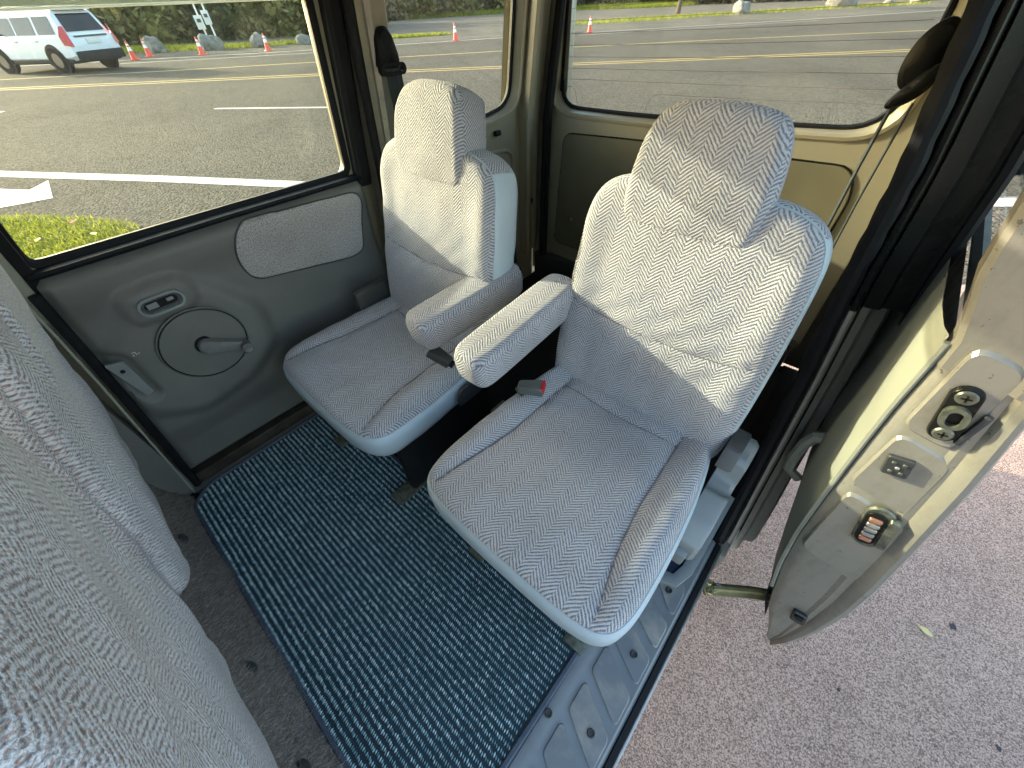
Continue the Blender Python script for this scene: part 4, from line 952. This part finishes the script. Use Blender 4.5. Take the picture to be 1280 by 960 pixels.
NE = [(-30, -18.5), (-10, -5.2), (-5, -1.8), (-2.4, .8), (0, 3.4), (12, 14), (40, 40)]
mb = MB(); far = [(x-.15, y+.5) for x, y in WF]
vs = [(*p, G+.004) for p in NE]+[(*p, G+.004) for p in far[::-1]]
mb.add(vs, [tuple(range(len(vs)))]); road = tag(mb.build('road', ROAD, smooth=False), kind='structure')
def mat_paint(name, col):
    t = NT(name, col, .7); n = t.noise(t.coord(), 14, 5, .7); n2 = t.noise(t.coord(), 120, 3)
    f = t.math('MULTIPLY', t.math('LESS_THAN', t.math('ADD', n, t.math('MULTIPLY', n2, .5)), .66), .7)
    t.base(t.mix(f, col, (.16,.155,.13))); return t.m
WP = mat_paint('white_road_paint', (.38,.375,.32)); YP = mat_paint('yellow_road_paint', (.40,.27,.035))
Z1 = G+.008
def line(name, pts, w, m, z=Z1):
    mb = MB(); strip(mb, pts, w, z); return mb.build(name, m, road, smooth=False)
line('edge_line', [(-14.5, -2.9), (-9.91, -.36), (-7.5, 1.085), (-5.4, 2.27), (-2.0, 4.3), (6, 9.5)], .24, WP)
line('lane_dash', [(-12.44, 3.58), (-9.84, 5.29)], .14, WP); line('lane_dash', [(-19.8, -1.5), (-17.2, .3)], .14, WP)
YN = [(-45, -18.5), (-23.28, .73), (-19.41, 4.35), (-15.08, 8.5), (-10.91, 12.16), (-9.55, 13.4), (-.95, 20.95), (20, 39.5)]
line('centre_line', [(x-.16, y+.16) for x, y in YN], .13, YP); line('centre_line', [(x+.16, y-.16) for x, y in YN], .13, YP)
YF = [(-45, -18.0), (-27.18, 1.05), (-23.02, 5.6), (-19.13, 10.5), (-14.7, 16.1), (-13.07, 17.97), (-8.14, 23.2), (-1.68, 29.2), (18, 47.5)]
line('turn_lane_line', YF, .16, YP); line('turn_lane_dash', [(-24.5, 4.6), (-22.2, 7.3)], .12, YP, Z1+.004) if False else None
line('far_edge_line', WF, .22, WP)
line('far_lane_line', [(x+1.5, y-1.0) for x, y in WF[3:6]], .14, WP); line('far_lane_line', [(x+1.2, y-.8) for x, y in WF[8:11]], .12, WP)
# turn arrow at the left
mb = MB(); mb.add([(-13.0, -2.9, Z1), (-12.8, -3.25, Z1), (-8.35, -.36, Z1), (-8.25, -.62, Z1), (-7.78, -.03, Z1), (-8.75, .06, Z1), (-8.55, -.13, Z1)], [(0, 1, 2, 6), (3, 4, 5)]); 
mb = MB(); mb.add([(-12.2, -2.42, Z1), (-12.0, -2.70, Z1), (-8.15, -.50, Z1), (-8.0, -.86, Z1), (-7.80, -.03, Z1), (-8.82, .06, Z1), (-8.5, -.18, Z1)], [(0, 1, 2, 6), (2, 3, 4, 5, 6)]); mb.build('turn_arrow', WP, road, smooth=False)
# verge beyond the road
VER = mat_asphalt('verge_gravel', (.10,.092,.075), (.20,.18,.145), 14)
mb = MB(); vs = [(x-.2, y+.7, G+.012) for x, y in WF]+[(x-95, y+75, G+.012) for x, y in WF[::-1]]
mb.add(vs, [tuple(range(len(vs)))]); tag(mb.build('verge', VER, smooth=False), kind='structure')
GR = mat_leaf('grass_blades', [(.10,.13,.010), (.19,.22,.015), (.28,.30,.02), (.33,.32,.06)], .45)
def grass(name, poly, n, h, w, label, tilt=.5, z=G):
    P = np.array(poly, float); lo, hi = P.min(0), P.max(0); pts_ = []
    C0 = rng.uniform(lo, hi, (n*4, 2)); C0 = C0[inside(C0, poly)]
    cl = rng.uniform(lo, hi, (max(6, n//250), 2)); sc = (hi-lo).max()*.07
    dd = np.min(np.hypot(C0[:, None, 0]-cl[None, :, 0], C0[:, None, 1]-cl[None, :, 1]), 1) if len(C0)*len(cl) < 4e6 else np.zeros(len(C0))
    edge_ = dist(C0, poly, True)
    keep = (rng.random(len(C0)) < np.clip(edge_/(sc*1.2)+.08, 0, 1)); C0 = C0[keep][:n]
    vs, fs = [], []
    for x, y in C0:
        a = random.uniform(0, 6.283); hh = h*random.uniform(.4, 1.25); ww = w*random.uniform(.6, 1.3); lx_, ly_ = random.gauss(0, tilt)*hh, random.gauss(0, tilt)*hh; b = len(vs)
        vs += [(x-ww*math.cos(a), y-ww*math.sin(a), z), (x+ww*math.cos(a), y+ww*math.sin(a), z), (x+lx_, y+ly_, z+hh)]; fs.append((b, b+1, b+2))
    o = MB().add(vs, fs).build(name, GR, smooth=False); return tag(o, label, 'grass', kind='stuff')
# near lawn patch on a soil bed
SOIL = mat_carpet('mossy_soil', [(.06,.055,.02), (.13,.12,.04), (.22,.19,.10)], 12)
gp = spline([(-9.5, -3.0), (-7.65, -.62), (-7.05, -.16), (-6.5, .18), (-5.75, .52), (-5.42, .22), (-5.28, -.12), (-5.1, -.5), (-4.8, -1.4), (-5.2, -3.2)], 60)
mb = MB(); mb.add([(*p, G+.016) for p in gp], [tuple(range(60))]); tag(mb.build('lawn_soil', SOIL, smooth=False), kind='structure')
grass('lawn_patch', [tuple(p) for p in gp], 26000, .045, .007, 'bright yellow green mossy grass patch beside the parked van', .7, G+.016)
LEAFM = mat_leaf('fallen_leaf', [(.35,.05,.03), (.4,.28,.08), (.5,.42,.15)], .2)
for i, (x, y, red) in enumerate(((-6.35, -.02, 0), (-6.05, -.35, 1), (-5.75, .05, 1), (.83, 1.18, 2))):
    mb = MB(); s_ = .045 if i < 3 else .019
    pth = [(0, -1.2), (.35, -.7), (.6, 0), (.45, .5), (.12, .9), (0, 1.3), (-.12, .9), (-.5, .45), (-.55, -.1), (-.3, -.7)]
    a = random.uniform(0, 6)
    vs = [(x+s_*(p*math.cos(a)-q_*math.sin(a)), y+s_*(p*math.sin(a)+q_*math.cos(a)), (G+.016+.05 if i < 3 else G+.004)+.25*s_*abs(p)) for p, q_ in pth]+[(x, y, (G+.066 if i < 3 else G+.005))]
    mb.add(vs, [(k, (k+1) % 10, 10) for k in range(10)])
    tag(mb.build('fallen_leaf', mat_plain('leaf_tone', [(.45,.06,.05), (.42,.25,.06), (.5,.4,.1), (.5,.46,.2)][i], .8), loc=(x, y, G)), ['red fallen leaf lying on the grass patch', 'brown fallen leaf on the grass near its front', 'ochre fallen leaf on the grass towards the road', 'small yellow leaf lying on the asphalt beyond the open door'][i], 'leaf')
# oil spots on the near asphalt
OIL = mat_plain('oil_spot', (.03,.027,.03), .8)
for x, y, s_ in ((.90, 1.26, .012), (1.02, .95, .010), (.64, .80, .007), (.98, .62, .007)):
    mb = MB(); n = 9; vs = [(x+s_*(1+random.uniform(-.4, .4))*math.cos(t)*.7, y+s_*(1+random.uniform(-.4, .6))*math.sin(t), G+.0025) for t in np.linspace(0, 6.283, n, endpoint=False)]
    o = mb.add(vs, [tuple(range(n))]).build('oil_spot', OIL, bpy.data.objects['ground'], smooth=False)
# far grass strips
for nm, poly, n, h in (('road_verge_grass', [(-23.1, 31.0), (-18.9, 35.2), (-16.2, 42.5), (-11.9, 49.0), (-3.2, 61.0), (-5.2, 65), (-13.5, 54.0), (-18.5, 46.5), (-22.0, 39.5), (-26, 33)], 9000, .22), ('far_bank_grass', [(-46, 62), (-34, 66), (-30, 75), (-48, 72)], 7000, .5),
    ('road_verge_grass', [(-28.2, 17.6), (-25.4, 22.3), (-26.0, 23.4), (-29.8, 18.6)], 4000, .16), ('far_bank_grass', [(-57, 35), (-50, 57), (-55, 60), (-62, 37)], 9000, .5), ('road_verge_grass', [(-38, 5.2), (-31.5, 11.8), (-29.9, 15.8), (-31, 17.6), (-34.5, 13.0), (-43, 8.0)], 8000, .2)):
    lab = {(-23.1, 31.0): 'grass strip with boulders along the road behind the tailgate window', (-46, 62): 'bright grass bank below the shrubs behind the tailgate window', (-28.2, 17.6): 'short grass tuft strip on the gravel seen through the quarter window', (-57, 35): 'far grass strip under the bushes seen through the quarter window', (-38, 5.2): 'yellow grass around the cones seen through the door window'}[poly[0]]
    grass(nm, poly, n, h, .03, lab, .6, G+.012)

# traffic cones
OR = mat_plain('cone_orange', (.75,.07,.035), .5, 0, .08, 20); WH = mat_plain('cone_white_band', (.75,.74,.72), .4)
def cone_tree():
    r_ = empty('traffic_cone', (0, 0, 0))
    mb = MB(); O = roundpoly([(-.18, -.18), (.18, -.18), (.18, .18), (-.18, .18)], .04, 3); plate(mb, O, lambda a, b, h: (a, b, h), .035, .01); mb.build('base', OR, r_)
    def band(name, z0, z1, m, g):
        mb = MB(); f = lambda z: .135-.107*(z-.03)/.68+g; vs = [(f(z)*math.cos(t), f(z)*math.sin(t), z) for z in (z0, z1) for t in np.linspace(0, 6.2832, 20, endpoint=False)]
        mb.add(vs, [(k, (k+1) % 20, 20+(k+1) % 20, 20+k) for k in range(20)]+[tuple(20+k for k in range(20))]); mb.build(name, m, r_)
    band('body', .03, .71, OR, 0); band('reflective_band', .34, .48, WH, .002); band('reflective_band', .53, .60, WH, .002)
    return r_
def copy_tree(o, parent=None):
    c = o.copy(); COL.objects.link(c); c.parent = parent
    for ch in list(o.children): copy_tree(ch, c)
    return c
proto = cone_tree(); first = True
for (x, y), lab in (((-21.41, 19.55), 'traffic cone seen through the quarter window behind the left rear seat'), ((-16.81, 25.99), 'traffic cone standing alone in the tailgate window'), ((-17.85, 24.64), 'traffic cone half hidden at the left edge of the tailgate window'),
    ((-27.67, 11.76), 'traffic cone farthest right in the door window, in front of a boulder'), ((-29.48, 9.11), 'traffic cone in front of the sign posts'), ((-32.06, 7.38), 'traffic cone leaning beside the round boulder next to the white car'), ((-30.6, 6.35), 'traffic cone mostly hidden behind the rear of the white car')):
    o = proto if first else copy_tree(proto); first = False
    o.location = (x, y, G+.012); o.rotation_euler.z = random.uniform(0, 1.5); tag(o, lab, 'traffic cone', 'traffic cones along the far road edge')
# boulders
BO = []
ROCK = NT('grey_rock', (.2,.19,.16), .9); n = ROCK.noise(ROCK.coord(), 3, 6, .7); ROCK.base(ROCK.ramp(n, [(.3, (.09,.085,.07)), (.55, (.20,.19,.16)), (.75, (.32,.30,.26))])); ROCK.bump(n, .1); ROCK = ROCK.m
for i in range(3):
    b = bmesh.new(); bmesh.ops.create_icosphere(b, subdivisions=3, radius=1); off = Vector((i*7.3, 2, 1))
    from mathutils import noise as mnoise
    for v in b.verts:
        d = 1+.35*mnoise.noise(v.co*1.3+off)+.15*mnoise.noise(v.co*3.1+off); v.co = Vector((v.co.x*d, v.co.y*d*.85, max(v.co.z*d*.8, -.35)))
    me = bpy.data.meshes.new('boulder'); b.to_mesh(me); b.free(); me.materials.append(ROCK); me.polygons.foreach_set('use_smooth', [True]*len(me.polygons)); me.set_sharp_from_angle(angle=R(28)); BO.append(me)
for i, (x, y, s_, lab) in enumerate(((-34.83, 8.46, .62, 'round dark boulder next to the rear of the white car'), (-32.6, 10.7, .62, 'dark boulder behind the cone in front of the sign posts'), (-31.2, 12.9, .55, 'mossy boulder left of the rightmost cone in the door window'), (-29.6, 14.8, .42, 'small boulder nearest the door frame in the door window'),
    (-15.2, 46.2, .75, 'pale pointed boulder on the grass strip in the tailgate window'), (-9.8, 55.9, 1.05, 'largest boulder at the top of the tailgate window'), (-7.0, 61.4, .55, 'flat boulder right of the largest one in the tailgate window'), (-4.9, 63.2, .75, 'rightmost boulder in the tailgate window'))):
    o = bpy.data.objects.new('boulder', BO[i % 3]); COL.objects.link(o); o.location = (x, y, G+.25*s_); o.scale = (s_, s_, s_*(1.15 if i != 6 else .6)); o.rotation_euler.z = i*1.3
    tag(o, lab, 'boulder', 'boulders along the far verge')
# sign on two posts
sg = empty('road_sign', (-34.6, 11.6, G), 'small white sign on tall twin posts behind a cone', 'sign')
SW = mat_plain('sign_white', (.7,.7,.68), .5); SGc = mat_plain('sign_face', (.62,.63,.6), .5)
for dx, dy in ((-.35, -.12), (.35, .12)):
    mb = MB(); tube(mb, [(-34.6+dx, 11.6+dy, G), (-34.6+dx, 11.6+dy, G+4.5)], .05, 8); mb.build('post', SW, sg)
for dx, dy, w_, z_ in ((-.38, -.16, .42, 1.15), (.34, .08, .36, 1.35)):
    mb = MB(); box(mb, (-34.5+dx, 11.55+dy, G+z_), (.04, w_, .62), (Vector((.95, -.3, 0)), Vector((.3, .95, 0)), Vector((0, 0, 1)))); p_ = mb.build('sign_panel', SGc, sg, bevel=.01)
    mb = MB(); box(mb, (-34.47+dx, 11.54+dy, G+z_+.08), (.044, w_*.5, .16), (Vector((.95, -.3, 0)), Vector((.3, .95, 0)), Vector((0, 0, 1)))); mb.build('sign_print', PLD, p_, bevel=0)

# shrubs and trees
BARK = mat_plain('bark', (.09,.07,.05), .95, 0, .3, 12)
LG = [mat_leaf('olive_leaves', [(.045,.055,.014), (.10,.105,.03), (.18,.165,.05), (.26,.22,.09)], .3), mat_leaf('dark_leaves', [(.012,.028,.010), (.03,.05,.016), (.055,.075,.025), (.08,.09,.03)], .25), mat_leaf('dry_brown_leaves', [(.06,.05,.025), (.11,.085,.045), (.16,.13,.07), (.2,.17,.09)], .3)]
TW_ = mat_plain('twigs', (.16,.13,.09), .9, 0, .3, 10)
def shrub_mesh(seed, n, leaf):
    r_ = np.random.default_rng(seed); vs, fs = [], []
    k = 26; C0 = r_.normal(0, 1, (k, 3)); C0 /= np.linalg.norm(C0, axis=1)[:, None]; C0 *= r_.uniform(.35, .95, (k, 1)); C0[:, 2] = np.abs(C0[:, 2])*.9+.05
    for i in range(n):
        c = C0[r_.integers(k)]; p = c+r_.normal(0, .17, 3); p[2] = max(p[2], .0)
        a = r_.normal(0, 1, 3); a /= np.linalg.norm(a); b_ = np.cross(a, r_.normal(0, 1, 3)); b_ /= np.linalg.norm(b_); s_ = leaf*r_.uniform(.5, 1.4); q_ = len(vs)
        vs += [tuple(p-a*s_), tuple(p+b_*s_*.55), tuple(p+a*s_), tuple(p-b_*s_*.55)]; fs.append((q_, q_+1, q_+2, q_+3))
    me = bpy.data.meshes.new('crown'); me.from_pydata(vs, [], fs); return me
def stem_mesh(seed):
    r_ = np.random.default_rng(seed); mb = MB()
    for i in range(7):
        a = r_.uniform(0, 6.28); l = r_.uniform(.6, 1.0); d = r_.uniform(.1, .5)
        tube(mb, [(0, 0, -.1), (math.cos(a)*d*.3, math.sin(a)*d*.3, l*.4), (math.cos(a)*d, math.sin(a)*d, l)], [.035, .022, .006], 5)
    me = bpy.data.meshes.new('stems'); me.from_pydata(mb.v, [], mb.f); me.materials.append(TW_); return me
CM = [[shrub_mesh(10*m+s, 3800, .075) for s in range(2)] for m in range(3)]
for m in range(3):
    for me in CM[m]: me.materials.append(LG[m])
SM = [stem_mesh(s) for s in range(3)]
SHR = [(-45, 5, 3.2, 1), (-44, 10.5, 3.4, 0), (-43.5, 14.5, 3.2, 1), (-42.5, 18.5, 3.3, 0), (-41.5, 22, 3.1, 0), (-43, 26.5, 3.4, 0), (-52, 20, 5.2, 1), (-54, 12, 5.5, 1), (-50, 3, 5, 0), (-50, 28, 5, 1),
    (-59, 36, 4.2, 1), (-57.5, 40.5, 3.2, 2), (-57, 44.5, 3.4, 0), (-58, 48.5, 4, 2), (-56.5, 53, 3.6, 0), (-58, 57.5, 3.6, 2), (-55, 61.5, 4, 0), (-66, 45, 6.5, 1), (-66, 55, 6, 0), (-50, 66, 4, 2), (-49, 73, 4.5, 2), (-43, 75, 4.2, 0), (-37, 79, 4.6, 1), (-30, 80, 4.5, 2), (-24, 84, 5, 0), (-16, 86, 5, 2), (-8, 92, 5, 1), (2, 96, 5, 0), (12, 100, 5.5, 2)]
def where(x, y):
    if y < 30: return 'door window'
    return 'quarter window' if y < 63 else 'tailgate window'
KIND = ['olive green leafy shrub', 'dark evergreen shrub', 'dry brown shrub']
cnt = {}
for i, (x, y, s_, m) in enumerate(SHR):
    w_ = where(x, y); cnt.setdefault((w_, m, s_ > 4.4), []).append(i)
ORD = ['first', 'second', 'third', 'fourth', 'fifth', 'sixth', 'seventh']
for i, (x, y, s_, m) in enumerate(SHR):
    w_ = where(x, y); lst = cnt[(w_, m, s_ > 4.4)]; k = sorted(lst, key=lambda j: math.atan2(SHR[j][1], -SHR[j][0])).index(i)
    nm = ('only ' if len(lst) == 1 else ORD[k]+' ') 
    rt = empty('shrub', (x, y, G+.0)); rt.scale = (s_, s_, s_*1.0); rt.rotation_euler.z = i*1.7
    size = 'tall ' if s_ > 4.4 else 'low '
    tag(rt, f'{size}{KIND[m]}, {ORD[k]} such from left in the {w_}' if len(lst) > 1 else f'{size}{KIND[m]} beyond the road in the {w_}', 'shrub', 'shrubs along the far bank')
    for nm_, me in (('crown', CM[m][i % 2]), ('stems', SM[i % 3])):
        o = bpy.data.objects.new(nm_, me); COL.objects.link(o); o.parent = rt
tr = empty('tree', (-21.3, 47.6, G), 'slim bare tree trunk on the grass strip in the tailgate window', 'tree')
mb = MB(); tube(mb, [(-21.3, 47.6, G-.1), (-21.25, 47.6, G+.8), (-21.1, 47.7, G+2.2), (-21.2, 47.7, G+4), (-21.0, 47.6, G+7)], [.24, .19, .16, .13, .06], 10); mb.build('trunk', BARK, tr)
mb = MB()
for i in range(9):
    a = i*2.4; z = G+3+i*.42; l = 1.8-.1*i; tube(mb, [(-21.1, 47.65, z), (-21.1+math.cos(a)*l*.5, 47.65+math.sin(a)*l*.5, z+.5), (-21.1+math.cos(a)*l, 47.65+math.sin(a)*l, z+1.2)], [.06, .035, .01], 5)
lim = mb.build('limbs', BARK, tr)
me = shrub_mesh(77, 2600, .05); me.materials.append(LG[0]); o = bpy.data.objects.new('crown', me); COL.objects.link(o); o.parent = tr; o.location = (.2, 0, 4.2); o.scale = (2.6, 2.6, 3.2)

# white sport utility vehicle on the far lane
ang = R(207); cf = Vector((math.cos(ang), math.sin(ang), 0)); cl_ = Vector((-cf.y, cf.x, 0)); c0 = Vector((-28.6, 3.25, G+.008))
car = empty('sport_utility_vehicle', c0, 'large white sport utility vehicle driving away on the far lane', 'car')
def K(a, b, z): return tuple(c0+cf*a+cl_*b+Vector((0, 0, z)))
CW = mat_plain('white_car_paint', (.62,.65,.68), .25, 0, .02, 2); CB = mat_plain('black_car_plastic', (.018,.019,.02), .6, spec=.15); CG = mat_plain('dark_car_glass', (.010,.012,.014), .1); CR = mat_plain('tail_lamp_red', (.5,.015,.02), .2); CT = mat_plain('tyre_rubber', (.012,.012,.012), .9, spec=.1); CA = mat_plain('wheel_alloy', (.09,.09,.095), .4, .6)
st = [(-2.62, .93, .55, 1.02), (-2.58, .97, .42, 1.10), (-2.3, 1.0, .36, 1.14), (-1.0, 1.01, .34, 1.13), (.8, 1.01, .34, 1.12), (1.6, 1.0, .36, 1.08), (2.3, .95, .40, 1.03), (2.62, .80, .50, .92)]
def loft(mb, secs):
    m = len(secs[0]); vs = [p for s_ in secs for p in s_]
    fs = [(i*m+k, i*m+(k+1) % m, (i+1)*m+(k+1) % m, (i+1)*m+k) for i in range(len(secs)-1) for k in range(m)]+[tuple(range(m))[::-1], tuple((len(secs)-1)*m+k for k in range(m))]
    return mb.add(vs, fs)
mb = MB(); loft(mb, [[K(a, w*s1, z) for s1, z in ((.90, lo), (1, lo+.12), (1, (lo+hi)/2), (.97, hi-.06), (.90, hi), (-.90, hi), (-.97, hi-.06), (-1, (lo+hi)/2), (-1, lo+.12), (-.90, lo))] for a, w, lo, hi in st]); mb.build('body', CW, car)
gs = [(-2.52, .86, 1.10, 1.16), (-2.30, .80, 1.10, 1.80), (-1.9, .77, 1.10, 1.87), (.2, .77, 1.1, 1.88), (.75, .76, 1.1, 1.80), (1.55, .70, 1.05, 1.12)]
mb = MB(); loft(mb, [[K(a, w_, z) for w_, z in ((.95, 1.08), (w+.06*(hi < 1.3), max(hi-.12, 1.1)), (w-.10, hi), (-w+.10, hi), (-w-.06*(hi < 1.3), max(hi-.12, 1.1)), (-.95, 1.08))] for a, w, lo, hi in gs]); mb.build('cabin', CW, car)
def cg(z): return .95+(.775-.95)*(z-1.08)/(1.76-1.08)
for s_ in (1, -1):
    for a0_, a1_, a0t, a1t in ((-2.15, -1.25, -2.08, -1.25), (-1.12, -.1, -1.12, -.1), (.0, 1.0, .0, .55)):
        mb = MB(); mb.add([K(a0_, s_*(cg(1.16)+.012), 1.16), K(a1_, s_*(cg(1.16)+.012), 1.16), K(a1t, s_*(cg(1.66)+.012), 1.66), K(a0t, s_*(cg(1.66)+.012), 1.66)], [(0, 1, 2, 3) if s_ > 0 else (3, 2, 1, 0)]); mb.build('side_window', CG, car, smooth=False)
    for a_ in (-.95, .15):
        mb = MB(); box(mb, K(a_, s_*1.015, .98), (.22, .03, .035), (cf, cl_, Vector((0, 0, 1)))); mb.build('door_handle', CW, car, bevel=.006)
    mb = MB(); box(mb, K(.95, s_*1.08, 1.18), (.16, .2, .17), (cf, cl_, Vector((0, 0, 1)))); mb.build('mirror', CW, car, bevel=.03)
    mb = MB(); tube(mb, [K(-2.0, s_*.66, 1.90), K(-1.8, s_*.66, 1.94), K(0, s_*.66, 1.95), K(.3, s_*.66, 1.90)], .025, 6); mb.build('roof_rail', CA, car)
    mb = MB(); mb.add([K(-2.66, s_*.98, .80), K(-2.67, s_*.87, .80), K(-2.60, s_*.85, 1.38), K(-2.53, s_*.94, 1.38), K(-2.38, s_*1.03, 1.10), K(-2.40, s_*1.04, .84)], [(0, 1, 2, 3), (0, 3, 4, 5)] if s_ > 0 else [(3, 2, 1, 0), (5, 4, 3, 0)]); mb.build('tail_lamp', CR, car)
    for a_ in (-1.53, 1.53):
        def wheel(r0, r1, b0, b1, n=28):
            vs = [K(a_+r_*math.cos(t), s_*b_, .40+r_*math.sin(t)) for r_, b_ in ((r0, b0), (r1*.97, b0), (r1, b0+.03), (r1, b1-.03), (r1*.97, b1), (r0, b1)) for t in np.linspace(0, 6.2832, n, endpoint=False)]
            return MB().add(vs, [(i*n+k, i*n+(k+1) % n, (i+1)*n+(k+1) % n, (i+1)*n+k) for i in range(5) for k in range(n)]+[tuple(range(n)), tuple(5*n+k for k in range(n))])
        mb = wheel(.1, .49, .90, 1.022); mb.build('wheel_arch', CB, car)
        w = wheel(.2, .40, .78, 1.035).build('wheel', CT, car); wheel(.03, .235, .9, 1.042).build('rim', CA, w)
mb = MB(); mb.add([K(-2.535, .74, 1.22), K(-2.535, -.74, 1.22), K(-2.33, -.66, 1.72), K(-2.33, .66, 1.72)], [(3, 2, 1, 0)]); mb.build('rear_window', CG, car, smooth=False)
mb = MB(); box(mb, K(-2.62, 0, .50), (.16, 1.86, .30), (cf, cl_, Vector((0, 0, 1)))); mb.build('rear_bumper', CB, car, bevel=.04)
mb = MB(); box(mb, K(0, 0, .36), (4.6, 1.98, .14), (cf, cl_, Vector((0, 0, 1)))); mb.build('lower_cladding', CB, car, bevel=.03)
mb = MB(); box(mb, K(-2.635, 0, .93), (.03, .56, .16), (cf, cl_, Vector((0, 0, 1)))); mb.build('number_plate', mat_plain('plate_pale', (.6,.6,.58), .5), car, bevel=.006)
mb = MB(); box(mb, K(-2.625, 0, 1.08), (.05, 1.3, .05), (cf, cl_, Vector((0, 0, 1)))); mb.build('tailgate_trim', CA, car, bevel=.01)
mb = MB(); box(mb, K(-2.35, 0, 1.84), (.3, 1.3, .05), (cf, cl_, Vector((0, 0, 1)))); mb.build('spoiler', CW, car, bevel=.015)
